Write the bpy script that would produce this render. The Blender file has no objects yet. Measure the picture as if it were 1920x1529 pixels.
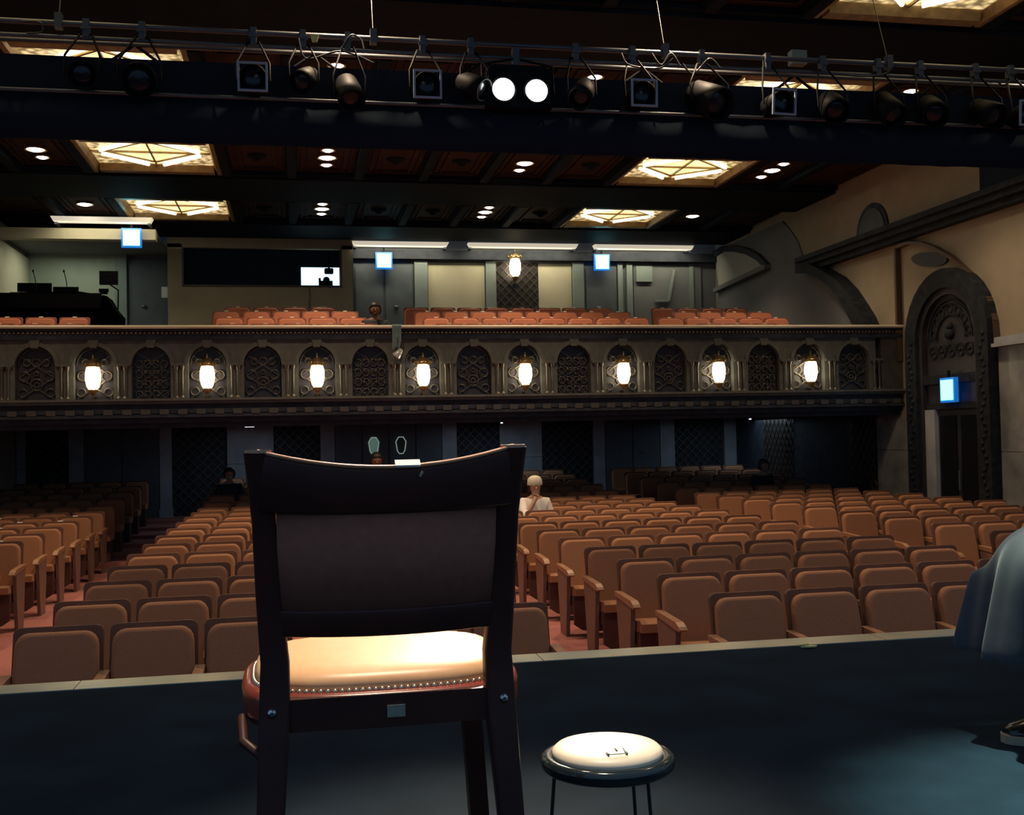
import bpy, bmesh, math, random
from mathutils import Vector, Matrix
random.seed(7)
PI = math.pi
SC = bpy.context.scene
COL = SC.collection

# ------------------------------------------------------------------ camera
F, CX, CY = 2050.0, 960.0, 764.5
EYE = Vector((0, 0, 0.9))
_y = Vector((560 - CX, -(829 - CY), -F)).normalized()
_d = Vector((1560 - CX, -(808.3 - CY), -F)).normalized()
_z = _d.cross(_y).normalized()
if _z.y < 0: _z = -_z
_x = _y.cross(_z).normalized()
ROT = Matrix((_x, _y, _z))            # rows: camera-space images of the world axes -> camera-to-world
cam_d = bpy.data.cameras.new('camera')
cam = bpy.data.objects.new('camera', cam_d)
COL.objects.link(cam)
cam_d.sensor_width = 36.0
cam_d.sensor_fit = 'HORIZONTAL'
cam_d.lens = F * 36.0 / 1920.0
cam_d.clip_start = 0.05
cam_d.clip_end = 200
cam.matrix_world = Matrix.Translation(EYE) @ ROT.to_4x4()
SC.camera = cam

def ray(px, py):
    return ROT @ Vector((px - CX, -(py - CY), -F)).normalized()
def at(axis, val, px, py):
    r = ray(px, py)
    t = (val - EYE[axis]) / r[axis]
    return EYE + r * t

# ------------------------------------------------------------------ world, exposure, stage lamps
W = bpy.data.worlds.new('stage_house_gloom')
SC.world = W
W.use_nodes = True
W.node_tree.nodes['Background'].inputs[0].default_value = (0.33, 0.60, 1.0, 1)
W.node_tree.nodes['Background'].inputs[1].default_value = 0.30
SC.view_settings.view_transform = 'Standard'
SC.view_settings.look = 'None'
SC.view_settings.gamma = 1.0
SC.view_settings.exposure = 0.0
SC.view_settings.use_curve_mapping = False

HOUSE = 430.0        # watts of one house downlight
def spot(name, loc, target, watts, color, angle, blend=0.4, radius=0.08, parent=None):
    l = bpy.data.lights.new(name, 'SPOT')
    l.energy = watts; l.color = color
    l.spot_size = math.radians(angle); l.spot_blend = blend; l.shadow_soft_size = radius
    o = bpy.data.objects.new(name, l)
    COL.objects.link(o)
    o.rotation_euler = (Vector(target) - Vector(loc)).to_track_quat('-Z', 'Y').to_euler()
    o.location = loc
    if parent is not None:
        o.location = Vector(loc) - parent.matrix_world.translation if False else Vector(loc) - parent.location
        o.parent = parent
    return o
# lamps of the stage house: over the sitter, above and behind the picture's top edge
spot('stage_spot', (2.62, 2.36, 6.4), (2.0, 2.12, 0.0), 6500, (0.84, 1.0, 0.78), 16.5, 0.9, 0.06)
spot('stage_spot', (0.35, 2.55, 5.6), (0.36, 2.22, 0.3), 1250, (1.0, 0.82, 0.60), 19, 0.8, 0.10)

# ------------------------------------------------------------------ materials
MATS = {}
def mat(name, col, rough=0.6, metal=0.0, var=0.0, scale=8.0, bump=0.0, emit=None, estr=0.0, spec=0.5, sheen=0.0, coat=0.0, col2=None, dist=0.02):
    if name in MATS: return MATS[name]
    m = bpy.data.materials.new(name)
    m.use_nodes = True
    nt = m.node_tree
    b = nt.nodes['Principled BSDF']
    b.inputs['Base Color'].default_value = (*col, 1)
    b.inputs['Roughness'].default_value = rough
    b.inputs['Metallic'].default_value = metal
    b.inputs['Specular IOR Level'].default_value = spec
    if sheen:
        b.inputs['Sheen Weight'].default_value = sheen
    if coat:
        b.inputs['Coat Weight'].default_value = coat
        b.inputs['Coat Roughness'].default_value = 0.12
    if emit:
        b.inputs['Emission Color'].default_value = (*emit, 1)
        b.inputs['Emission Strength'].default_value = estr
    if var or bump or col2:
        tc = nt.nodes.new('ShaderNodeTexCoord')
        nz = nt.nodes.new('ShaderNodeTexNoise')
        nz.inputs['Scale'].default_value = scale
        nz.inputs['Detail'].default_value = 5
        nt.links.new(tc.outputs['Object'], nz.inputs['Vector'])
        if var or col2:
            rp = nt.nodes.new('ShaderNodeValToRGB')
            c2 = col2 or tuple(c * (1 - var) for c in col)
            c1 = col if col2 else tuple(min(1, c * (1 + var)) for c in col)
            rp.color_ramp.elements[0].position = 0.32
            rp.color_ramp.elements[1].position = 0.68
            rp.color_ramp.elements[0].color = (*c2, 1)
            rp.color_ramp.elements[1].color = (*c1, 1)
            nt.links.new(nz.outputs['Fac'], rp.inputs['Fac'])
            nt.links.new(rp.outputs['Color'], b.inputs['Base Color'])
        if bump:
            bp = nt.nodes.new('ShaderNodeBump')
            bp.inputs['Strength'].default_value = bump
            bp.inputs['Distance'].default_value = dist
            nt.links.new(nz.outputs['Fac'], bp.inputs['Height'])
            nt.links.new(bp.outputs['Normal'], b.inputs['Normal'])
    MATS[name] = m
    return m

M_STAGE = mat('stage_paint', (0.0095, 0.0190, 0.0300), 0.78, var=0.25, scale=3.5, bump=0.15, spec=0.03)
M_STRIP = mat('edge_metal', (0.90, 0.83, 0.62), 0.34, metal=0.85, col2=(0.68, 0.70, 0.62), scale=5)
M_CARPET = mat('carpet', (0.42, 0.15, 0.13), 0.95, var=0.18, scale=60, bump=0.4)
M_FABRIC = mat('seat_fabric', (0.37, 0.168, 0.084), 0.75, var=0.10, scale=130, bump=0.25, sheen=0.08, dist=0.004, spec=0.2)
M_SHELL = mat('seat_wood', (0.15, 0.068, 0.038), 0.55, var=0.15, scale=9, spec=0.25)
M_SKIRT = mat('seat_skirt', (0.085, 0.034, 0.027), 0.6, var=0.1, scale=14)
M_ARM = mat('arm_wood', (0.33, 0.165, 0.088), 0.42, var=0.12, scale=12)
M_PANEL = mat('seat_side', (0.20, 0.115, 0.085), 0.55, var=0.1, scale=10)
M_PLATE = mat('number_plate', (0.88, 0.80, 0.64), 0.4)
M_FABRIC2 = mat('balcony_fabric', (0.55, 0.19, 0.10), 0.75, var=0.08, scale=120, sheen=0.2)
M_SHELL2 = mat('balcony_wood', (0.24, 0.075, 0.045), 0.45, var=0.1, scale=10)
M_CEIL = mat('ceiling_wood', (0.040, 0.023, 0.022), 0.7, var=0.25, scale=3, spec=0.08)
M_BEAM = mat('ceiling_beam', (0.010, 0.014, 0.022), 0.7, var=0.2, scale=3, spec=0.05)
M_PLASTER = mat('plaster', (0.33, 0.285, 0.205), 0.9, var=0.08, scale=2.2, bump=0.1)
M_GREYWALL = mat('grey_plaster', (0.165, 0.172, 0.185), 0.9, var=0.08, scale=2.2)
M_CREAM = mat('cream_panel', (0.58, 0.54, 0.40), 0.85, var=0.05, scale=3)
M_TEAL = mat('grey_green_paint', (0.22, 0.27, 0.26), 0.7, var=0.06, scale=4)
M_DARK = mat('dark_stone', (0.036, 0.041, 0.055), 0.6, var=0.3, scale=6, bump=0.2, spec=0.15)
M_CARVED = mat('carved_dark_stone', (0.022, 0.026, 0.032), 0.6, var=0.35, scale=9, bump=0.4, spec=0.12)
M_DARKW = mat('dark_wood', (0.030, 0.026, 0.030), 0.45, var=0.25, scale=7)
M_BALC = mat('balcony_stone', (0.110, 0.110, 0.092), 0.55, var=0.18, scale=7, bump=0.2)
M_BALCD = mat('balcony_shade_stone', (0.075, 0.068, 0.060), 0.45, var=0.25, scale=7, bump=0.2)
M_RAIL = mat('rail_cap', (0.85, 0.76, 0.58), 0.4, metal=0.1)
M_GRILLE = mat('bronze_grille', (0.13, 0.11, 0.085), 0.35, metal=0.6)
M_BRONZE = mat('bronze_bright', (0.42, 0.30, 0.14), 0.3, metal=0.85)
M_MARBLE = mat('marble', (0.34, 0.35, 0.33), 0.28, col2=(0.16, 0.17, 0.165), scale=2.6)
M_MARBLEP = mat('pilaster_marble', (0.42, 0.44, 0.47), 0.35, col2=(0.30, 0.32, 0.34), scale=3)
M_DOOR = mat('door_paint', (0.10, 0.12, 0.14), 0.45, var=0.1, scale=5)
M_BLACK = mat('black_metal', (0.005, 0.006, 0.009), 0.6, var=0.2, scale=10, spec=0.12)
M_CLOTH = mat('black_masking', (0.018, 0.026, 0.038), 0.95, spec=0.03)
M_PIPE = mat('steel_pipe', (0.14, 0.15, 0.16), 0.42, metal=0.6)
M_DESK = mat('desk_black', (0.004, 0.004, 0.006), 0.9, spec=0.02)
M_CABLE = mat('cable_rubber', (0.05, 0.05, 0.055), 0.45)
M_FRAME = mat('gel_frame_edge', (0.36, 0.44, 0.54), 0.5)
M_LENS = mat('dark_lens', (0.012, 0.014, 0.02), 0.2, spec=0.4)
M_LAMPON = mat('lamp_lit', (1, 1, 1), 0.4, emit=(0.92, 1.0, 0.93), estr=18)
M_LANTERN = mat('lantern_glass', (1, 0.95, 0.85), 0.4, emit=(1.0, 0.86, 0.62), estr=9)
M_DOWN = mat('downlight_glow', (1, 0.95, 0.9), 0.4, emit=(1.0, 0.93, 0.84), estr=12)
M_EXIT = mat('exit_face', (0.6, 0.95, 1), 0.4, emit=(0.14, 0.76, 1.0), estr=3.4)
M_EXITB = mat('exit_housing', (0.04, 0.16, 0.35), 0.4, emit=(0.0, 0.14, 0.55), estr=0.8)
M_SCREEN = mat('screen_lit', (0.7, 0.85, 1), 0.4, emit=(0.55, 0.85, 1.0), estr=2.0)
M_TUBE = mat('fluorescent_tube', (1, 0.95, 0.75), 0.4, emit=(1.0, 0.90, 0.62), estr=2.6)
M_COOL = mat('cool_tube', (0.9, 0.95, 1), 0.4, emit=(0.8, 0.92, 1.0), estr=1.2)
M_COVE = mat('cove_strip', (0.8, 0.75, 0.62), 0.6, emit=(1.0, 0.88, 0.68), estr=0.55)
M_GOLD = mat('gilded_frame', (0.33, 0.22, 0.10), 0.4, metal=0.35, var=0.3, scale=9)
def glassmat(name, c1, c2, s, scale):
    m = bpy.data.materials.new(name); m.use_nodes = True
    nt = m.node_tree; b = nt.nodes['Principled BSDF']
    tc = nt.nodes.new('ShaderNodeTexCoord'); v = nt.nodes.new('ShaderNodeTexVoronoi')
    v.inputs['Scale'].default_value = scale
    rp = nt.nodes.new('ShaderNodeValToRGB')
    rp.color_ramp.elements[0].color = (*c1, 1); rp.color_ramp.elements[1].color = (*c2, 1)
    rp.color_ramp.elements[0].position = 0.15; rp.color_ramp.elements[1].position = 0.75
    nt.links.new(tc.outputs['Object'], v.inputs['Vector'])
    nt.links.new(v.outputs['Distance'], rp.inputs['Fac'])
    nt.links.new(rp.outputs['Color'], b.inputs['Emission Color'])
    b.inputs['Emission Strength'].default_value = s
    b.inputs['Base Color'].default_value = (*c2, 1)
    b.inputs['Roughness'].default_value = 0.25
    return m
M_PANEY = glassmat('art_glass_pale', (1.0, 0.86, 0.50), (0.90, 0.66, 0.26), 1.5, 9)
M_PANEA = glassmat('art_glass_amber', (0.85, 0.62, 0.30), (0.16, 0.11, 0.045), 1.3, 11)
M_CHAIRW = mat('chair_wood', (0.062, 0.020, 0.015), 0.42, var=0.25, scale=6, spec=0.3)
M_CHAIRE = mat('chair_edge_highlight', (0.62, 0.27, 0.13), 0.3, var=0.1, scale=6, coat=0.8)  # pale tone imitates stage light catching the chair's top edge
M_CHAIRR = mat('chair_rim_wood', (0.25, 0.045, 0.030), 0.25, var=0.15, scale=6, coat=0.5)
M_CHAIRB = mat('chair_back_vinyl', (0.33, 0.125, 0.085), 0.8, var=0.08, scale=60, bump=0.15, dist=0.003, spec=0.1)
M_SEATL = mat('chair_seat_vinyl', (0.80, 0.47, 0.24), 0.38, var=0.04, scale=40)
M_NAIL = mat('nail_head', (0.75, 0.66, 0.50), 0.25, metal=0.9)
M_CHROME = mat('bolt_metal', (0.7, 0.7, 0.7), 0.2, metal=1.0)
M_TAG = mat('paper_tag', (0.30, 0.29, 0.22), 0.7, var=0.1, scale=90)
M_TAPE = mat('white_tape', (0.85, 0.87, 0.86), 0.6)
M_STOOLC = mat('stool_vinyl', (0.90, 0.80, 0.62), 0.42, var=0.03, scale=30)
M_STOOLR = mat('stool_black_enamel', (0.014, 0.022, 0.026), 0.12, spec=0.7)
M_INK = mat('print_ink', (0.05, 0.06, 0.05), 0.7)
M_SKIN = mat('skin', (0.48, 0.27, 0.19), 0.6)
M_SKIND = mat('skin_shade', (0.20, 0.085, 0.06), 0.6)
M_HAIR = mat('hair', (0.014, 0.012, 0.012), 0.5)
M_HAIRG = mat('grey_hair', (0.07, 0.07, 0.075), 0.6)
M_WHITE = mat('white_cotton', (0.80, 0.74, 0.68), 0.85, var=0.05, scale=18)
M_CAP = mat('cap_cotton', (0.66, 0.60, 0.48), 0.85, var=0.06, scale=25)
M_NAVY = mat('dark_clothes', (0.022, 0.024, 0.032), 0.8)
M_COAT = mat('coat_cloth', (0.060, 0.068, 0.085), 0.7, var=0.12, scale=22, sheen=0.3)
M_TROUSER = mat('trouser_cloth', (0.016, 0.018, 0.026), 0.8)
M_SHOE = mat('shoe_leather', (0.018, 0.017, 0.016), 0.18, coat=0.6)
M_SOLE = mat('shoe_sole', (0.45, 0.38, 0.27), 0.6)
M_MASK = mat('mask_cloth', (0.42, 0.46, 0.50), 0.8)
M_SCARF = mat('grey_green_cloth', (0.16, 0.24, 0.25), 0.85, var=0.15, scale=20)
M_FOIL = mat('shiny_plastic', (0.75, 0.75, 0.72), 0.18, metal=0.5)
M_YTAPE = mat('yellow_tape', (0.75, 0.70, 0.25), 0.5)
M_WINE = mat('door_window_frame', (0.55, 0.60, 0.55), 0.5, emit=(0.6, 0.72, 0.62), estr=0.28)  # rim brightness put in as emission, there is no lamp in it
M_WING = mat('door_window_glow', (0.16, 0.28, 0.24), 0.4, emit=(0.16, 0.30, 0.24), estr=0.35)
M_WINK = mat('door_window_dark', (0.05, 0.06, 0.05), 0.3)

# ------------------------------------------------------------------ mesh helpers
class MB:
    def __init__(s):
        s.v = []; s.f = []; s.sm = []
    def add(s, vs, fs, smooth=False):
        n = len(s.v)
        s.v += [tuple(v) for v in vs]
        s.f += [tuple(i + n for i in f) for f in fs]
        s.sm += [smooth] * len(fs)
        return s
    def box(s, x0, x1, y0, y1, z0, z1):
        vs = [(x, y, z) for x in (x0, x1) for y in (y0, y1) for z in (z0, z1)]
        return s.add(vs, [(0, 1, 3, 2), (4, 6, 7, 5), (0, 4, 5, 1), (2, 3, 7, 6), (0, 2, 6, 4), (1, 5, 7, 3)])
    def bar(s, p, q, w, h, up=(0, 0, 1)):
        p = Vector(p); q = Vector(q); d = (q - p).normalized(); u = Vector(up)
        a = d.cross(u)
        if a.length < 1e-5: a = d.cross(Vector((1, 0, 0)))
        a.normalize(); b = a.cross(d).normalized()
        vs = []
        for e in (p, q):
            for i, j in ((-1, -1), (1, -1), (1, 1), (-1, 1)):
                vs.append(e + a * (w / 2 * i) + b * (h / 2 * j))
        return s.add(vs, [(3, 2, 1, 0), (4, 5, 6, 7), (0, 1, 5, 4), (1, 2, 6, 5), (2, 3, 7, 6), (3, 0, 4, 7)])
    def tube(s, pts, r, n=8, closed=False, cap=True):
        pts = [Vector(p) for p in pts]; m = len(pts)
        rs = r if isinstance(r, (list, tuple)) else [r] * m
        vs = []; fs = []
        ref = None
        for i, p in enumerate(pts):
            a = pts[(i - 1) % m] if (closed or i > 0) else p
            b = pts[(i + 1) % m] if (closed or i < m - 1) else p
            t = (b - a).normalized()
            if ref is None:
                ref = t.cross(Vector((0.13, 0.31, 0.94)))
                if ref.length < 1e-3: ref = t.cross(Vector((1, 0, 0)))
            ref = (ref - t * ref.dot(t)).normalized()
            o = t.cross(ref)
            for k in range(n):
                a_ = 2 * PI * k / n
                vs.append(p + ref * (math.cos(a_) * rs[i]) + o * (math.sin(a_) * rs[i]))
        for i in range(m if closed else m - 1):
            j = (i + 1) % m
            for k in range(n):
                l = (k + 1) % n
                fs.append((i * n + k, i * n + l, j * n + l, j * n + k))
        s.add(vs, fs, True)
        if cap and not closed:
            s.add(vs[:n], [tuple(range(n))[::-1]]); s.add(vs[-n:], [tuple(range(n))])
        return s
    def lathe(s, prof, n=20, o=(0, 0, 0), axis='z', smooth=True):
        vs = []; fs = []
        for r, h in prof:
            for k in range(n):
                a = 2 * PI * k / n
                c, d = r * math.cos(a), r * math.sin(a)
                if axis == 'z': p = (o[0] + c, o[1] + d, o[2] + h)
                elif axis == 'y': p = (o[0] + c, o[1] + h, o[2] - d)
                else: p = (o[0] + h, o[1] + c, o[2] + d)
                vs.append(p)
        m = len(prof)
        for i in range(m - 1):
            for k in range(n):
                l = (k + 1) % n
                fs.append((i * n + k, i * n + l, (i + 1) * n + l, (i + 1) * n + k))
        s.add(vs, fs, smooth)
        s.add(vs[:n], [tuple(range(n))[::-1]]); s.add(vs[-n:], [tuple(range(n))])
        return s
    def prism(s, poly, a0, a1, plane='xz', bevel=0.0):
        """extrude a 2-D outline along the remaining axis; optional rounding on the a0 side"""
        n = len(poly)
        def P(u, w, a):
            if plane == 'xz': return (u, a, w)
            if plane == 'xy': return (u, w, a)
            return (a, u, w)                       # 'yz'
        loops = [[P(u, w, a1) for u, w in poly]]
        if bevel:
            cx = sum(p[0] for p in poly) / n; cy = sum(p[1] for p in poly) / n
            sg = 1 if a1 > a0 else -1
            for k, (ins, dep) in enumerate(((0, 1.0), (0.13, 0.5), (0.5, 0.13), (1.0, 0.0))):
                lp = []
                for u, w in poly:
                    du, dw = u - cx, w - cy
                    L = math.hypot(du, dw) or 1
                    kf = max(0.0, 1 - bevel * ins / L)
                    lp.append(P(cx + du * kf, cy + dw * kf, a0 + sg * bevel * dep))
                loops.append(lp)
        else:
            loops.append([P(u, w, a0) for u, w in poly])
        vs = [p for l in loops for p in l]
        fs = []; 
        for i in range(len(loops) - 1):
            for k in range(n):
                l = (k + 1) % n
                fs.append((i * n + k, i * n + l, (i + 1) * n + l, (i + 1) * n + k))
        s.add(vs, fs, bool(bevel))
        s.add(loops[0], [tuple(range(n))[::-1]]); s.add(loops[-1], [tuple(range(n))])
        return s
    def ball(s, c, r, n=10, m=6, sc=(1, 1, 1)):
        vs = []; fs = []
        for i in range(m + 1):
            t = PI * i / m
            for k in range(n):
                a = 2 * PI * k / n
                vs.append((c[0] + r * sc[0] * math.sin(t) * math.cos(a), c[1] + r * sc[1] * math.sin(t) * math.sin(a), c[2] + r * sc[2] * math.cos(t)))
        for i in range(m):
            for k in range(n):
                l = (k + 1) % n
                fs.append((i * n + k, (i + 1) * n + k, (i + 1) * n + l, i * n + l))
        return s.add(vs, fs, True)
    def xf(s, M):
        s.v = [tuple(M @ Vector(v)) for v in s.v]
        return s
    def mesh(s, name):
        me = bpy.data.meshes.new(name)
        me.from_pydata(s.v, [], s.f)
        me.polygons.foreach_set('use_smooth', s.sm)
        bm = bmesh.new(); bm.from_mesh(me)
        bmesh.ops.recalc_face_normals(bm, faces=bm.faces)
        bm.to_mesh(me); bm.free()
        me.update()
        return me

def link(name, me, m, parent=None):
    o = bpy.data.objects.new(name, me)
    if me is not None and m is not None and not me.materials: me.materials.append(m)
    COL.objects.link(o)
    if parent is not None: o.parent = parent
    return o
def obj(name, mb, m, parent=None, world=False):
    """one mesh object; world=True: the builder used world coordinates, move them into the parent's frame"""
    if world and parent is not None:
        p = parent; off = Vector((0, 0, 0))
        while p is not None:
            off += p.location; p = p.parent
        mb.v = [tuple(Vector(v) - off) for v in mb.v]
    return link(name, mb.mesh(name), m, parent)
def tag(o, label, cat, group=None):
    o['label'] = label; o['category'] = cat
    if group: o['group'] = group
    return o
def thing(name, label, cat, loc=(0, 0, 0), rz=0.0, group=None):
    o = bpy.data.objects.new(name, None)
    o.empty_display_size = 0.05
    COL.objects.link(o)
    o.location = loc; o.rotation_euler = (0, 0, rz)
    return tag(o, label, cat, group)
def struct(name, mb, m, label=None):
    o = obj(name, mb, m)
    o['kind'] = 'structure'
    if label: o['label'] = label; 
    return o
def copy_tree(o, parent=None):
    c = o.copy(); COL.objects.link(c)
    if parent is not None: c.parent = parent
    for ch in list(o.children): copy_tree(ch, c)
    return c
def rrect(w, h, r, n=4, x0=0.0, y0=0.0):
    pts = []
    for cx, cy, a0 in ((w / 2 - r, h / 2 - r, 0), (-w / 2 + r, h / 2 - r, 90), (-w / 2 + r, -h / 2 + r, 180), (w / 2 - r, -h / 2 + r, 270)):
        for k in range(n + 1):
            a = math.radians(a0 + 90 * k / n)
            pts.append((x0 + cx + r * math.cos(a), y0 + cy + r * math.sin(a)))
    return pts
def arc(cx, cz, r, a0, a1, n=12, sx=1.0):
    return [(cx + sx * r * math.cos(math.radians(a0 + (a1 - a0) * k / n)), cz + r * math.sin(math.radians(a0 + (a1 - a0) * k / n))) for k in range(n + 1)]

# ------------------------------------------------------------------ the shell
XL, XR = -5.7, 10.0
FZ = -1.0                       # auditorium floor, the stage stands at 0
fl = struct('floor_stage', MB().box(XL - 3, XR + 3, -6, 4.30, -0.12, 0.0), M_STAGE, 'dark blue painted stage floor')
struct('wall_stage_front', MB().box(XL, XR, 4.20, 4.44, FZ, -0.12), M_DARKW, 'dark wooden front of the stage')
ts = struct('trim_1', MB().box(XL, XR, 4.30, 4.44, -0.12, -0.012), M_DARKW, 'strip along the stage edge')
x = XL
ends = [-4.1, -2.55, -0.83, 0.95, 2.45, 4.2, 6.1, 8.0, XR]
for e in ends:
    obj('edge_plate', MB().box(x + 0.002, e - 0.002, 4.30, 4.45, -0.012, 0.004), M_STRIP, ts)
    x = e
def floor_z(y):
    return FZ if y < 17.9 else FZ + (y - 17.9) * 0.062
mb = MB()
ys = [4.44, 17.9] + [17.9 + 1.01 * k for k in range(1, 7)] + [24.2]
for a, b in zip(ys[:-1], ys[1:]):
    z = floor_z(b - 0.01) if a >= 17.9 else FZ
    mb.box(XL, XR, a, b, -1.4, z)
struct('floor', mb, M_CARPET, 'red carpeted auditorium floor')

# ------------------------------------------------------------------ ceiling
CZ = 5.4
ceil = struct('ceiling', MB().box(XL, XR, 4.5, 24.4, 5.80, 5.95), M_BEAM, 'dark coffered wooden ceiling')
ROWS = [5.95, 9.90, 13.85, 17.80, 21.75]
CELLS = [('side', XL, -4.45), ('dl', -4.45, -3.3), ('sky', -3.3, -1.12), ('p', -1.12, -0.05), ('dl', -0.05, 1.08), ('p', 1.08, 2.18), ('p', 2.18, 3.25),
         ('dl', 3.25, 4.37), ('p', 4.37, 5.48), ('sky', 5.48, 7.66), ('dl', 7.66, 8.8), ('side', 8.8, XR)]
def part_copy(src, name, parent, loc):
    o = bpy.data.objects.new(name, src); COL.objects.link(o); o.parent = parent; o.location = loc
    return o
beam_me = {}
for i, yc in enumerate(ROWS):
    y0 = yc - 2.83 if i else 4.5
    b = MB().box(XL, XR, max(4.5, yc - 2.83), yc - 1.12, CZ - 0.03, 5.8)
    b.box(XL, XR, yc - 1.12, yc - 1.02, CZ + 0.02, 5.8); b.box(XL, XR, yc + 1.02, yc + 1.12, CZ + 0.02, 5.8)
    obj('cross_beam', b, M_BEAM, ceil)
obj('cross_beam', MB().box(XL, XR, 22.87, 24.4, CZ - 0.03, 5.8), M_BEAM, ceil)
rib = MB().box(-0.07, 0.07, -1.02, 1.02, CZ - 0.02, 5.8).box(-0.1, 0.1, -1.02, 1.02, CZ + 0.05, 5.8).mesh('rib'); rib.materials.append(M_BEAM)
ros = MB().lathe([(0.16, 0), (0.15, -0.03), (0.09, -0.045), (0.05, -0.09), (0.0, -0.10)], 12).mesh('rosette'); ros.materials.append(M_BEAM)
panes = {}
def panel_mesh(w):
    k = round(w, 2)
    if k not in panes:
        b = MB().box(-w / 2, w / 2, -1.02, 1.02, CZ + 0.1, 5.8)
        for q in (0.16, 0.26):
            x1 = w / 2 - q; y1 = 1.02 - q
            b.box(-x1, x1, -y1, -y1 + 0.03, CZ + 0.07, CZ + 0.1).box(-x1, x1, y1 - 0.03, y1, CZ + 0.07, CZ + 0.1)
            b.box(-x1, -x1 + 0.03, -y1, y1, CZ + 0.07, CZ + 0.1).box(x1 - 0.03, x1, -y1, y1, CZ + 0.07, CZ + 0.1)
        me = b.mesh('coffer_panel'); me.materials.append(M_CEIL); panes[k] = me
    return panes[k]
ORD = ['first', 'second', 'third', 'fourth', 'fifth', 'sixth', 'seventh', 'eighth', 'ninth', 'tenth', 'eleventh', 'twelfth', 'thirteenth', 'fourteenth', 'fifteenth', 'sixteenth', 'seventeenth', 'eighteenth']
SKYROW = {0: 'straight above the stage edge', 1: 'over the front seats', 2: 'behind the lighting truss', 3: 'over the balcony front', 4: 'over the rear balcony seats'}
SIDE = lambda x: 'arched exit door' if x > 2.1 else 'sound desk'
def skylight(x0, x1, yc, i):
    cx = (x0 + x1) / 2; w = x1 - x0
    t = thing('ceiling_skylight', 'glowing art glass ceiling light %s, on the %s side' % (SKYROW[i], SIDE(cx)), 'ceiling light', (cx, yc, CZ), group='art glass ceiling lights')
    a = 0.90; hy = 0.80
    fr = MB()
    for s in (-1, 1):
        fr.prism([(s * (w / 2), CZ - CZ), (s * (w / 2), 0.4), (s * a, 0.4), (s * a, 0.10), (s * (a + 0.05), 0.0)], -1.02, 1.02)
    for s in (-1, 1):
        fr.prism([(s * 1.02, 0.0), (s * 1.02, 0.4), (s * hy, 0.4), (s * hy, 0.10), (s * (hy + 0.05), 0.0)], -a, a, plane='yz')
    obj('frame', fr, M_GOLD, t)
    z = 0.11
    obj('pane', MB().prism([(0, -hy), (a, 0), (0, hy), (-a, 0)], z, z + 0.02, plane='xy'), M_PANEY, t)
    for sx in (-1, 1):
        for sy in (-1, 1):
            obj('pane', MB().prism([(sx * a, 0), (sx * a, sy * hy), (0, sy * hy)], z, z + 0.02, plane='xy'), M_PANEA, t)
            p, q = Vector((sx * (a - 0.16), sy * 0.1, z - 0.03)), Vector((sx * 0.12, sy * (hy - 0.08), z - 0.03))
            obj('tube', MB().tube([p, q], 0.028, 8), M_TUBE, t)
            obj('bar', MB().bar((sx * (a - 0.22), sy * 0.02, z - 0.012), (sx * 0.02, sy * (hy - 0.2), z - 0.012), 0.035, 0.02), M_GOLD, t)
    obj('tie', MB().box(-a, a, -0.012, 0.012, z - 0.03, z).box(-0.012, 0.012, -hy, hy, z - 0.03, z), M_GOLD, t)
LIT = {(-3.9, 3): (0, 1), (0.52, 3): (-1, 0, 1), (3.78, 3): (0, 1), (8.2, 3): (-1, 0, 1), (-3.9, 4): (0,), (0.52, 4): (-1, 0, 1), (3.78, 4): (-1, 0, 1), (8.2, 4): (0,)}
def downlight(x, y, big, lab, watts, lit=True):
    t = thing('downlight', lab, 'ceiling lamp', (x, y, CZ + 0.1), group='round ceiling downlights')
    r = 0.135 if big else 0.09
    obj('trim_ring', MB().lathe([(r, 0.0), (r + 0.03, 0.0), (r + 0.03, -0.035), (r, -0.03), (r, 0.0)], 20), M_GOLD, t)
    obj('lens', MB().lathe([(0.001, -0.05), (r * 0.6, -0.045), (r, -0.02), (r, 0.0), (0.001, 0.0)], 20), M_DOWN if lit else M_LENS, t)
    if watts and lit:
        spot('downlight_lamp', (x, y, CZ - 0.02), (x, y, FZ), watts, (1.0, 0.72, 0.46), 108, 0.7, 0.12, t)
for i, yc in enumerate(ROWS):
    for kind, x0, x1 in CELLS:
        cx = (x0 + x1) / 2
        if kind == 'sky' and i > 0:
            skylight(x0 + 0.07, x1 - 0.07, yc, i)
        else:
            p = part_copy(panel_mesh(x1 - x0), 'coffer_panel', ceil, (cx, yc, 0))
            if kind == 'p': part_copy(ros, 'rosette', p, (0, 0, CZ + 0.1))
        if x1 < XR: part_copy(rib, 'rib', ceil, (x1, yc, 0))
        if kind == 'dl':
            dx = {-3.88: -3.9, 0.52: 0.52, 3.81: 3.78, 8.23: 8.2}.get(round(cx, 2), cx)
            for s in (LIT.get((dx, i), (-1, 0, 1)) if i else (0,)):
                nm = {-1: 'small stage-side downlight', 0: 'large downlight', 1: 'small rear-side downlight'}[s]
                rown = {0: 'over the stage edge', 1: 'over the truss', 2: 'behind the truss', 3: 'above the balcony front', 4: 'above the rear balcony'}[i]
                which = {-3.9: 'beyond the sound-desk-side skylight', 0.52: 'next to the sound-desk-side skylight', 3.78: 'next to the arched-door-side skylight', 8.2: 'beyond the arched-door-side skylight'}[dx]
                wts = HOUSE * (0.30, 0.95, 1.05, 0.7, 0.5)[i] * (0.55 if dx > 7 or dx < -3 else 1.0) if s == 0 else 0
                downlight(dx, yc - 0.04 + 0.46 * s, s == 0, '%s %s, %s' % (nm, rown, which), wts)

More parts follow.
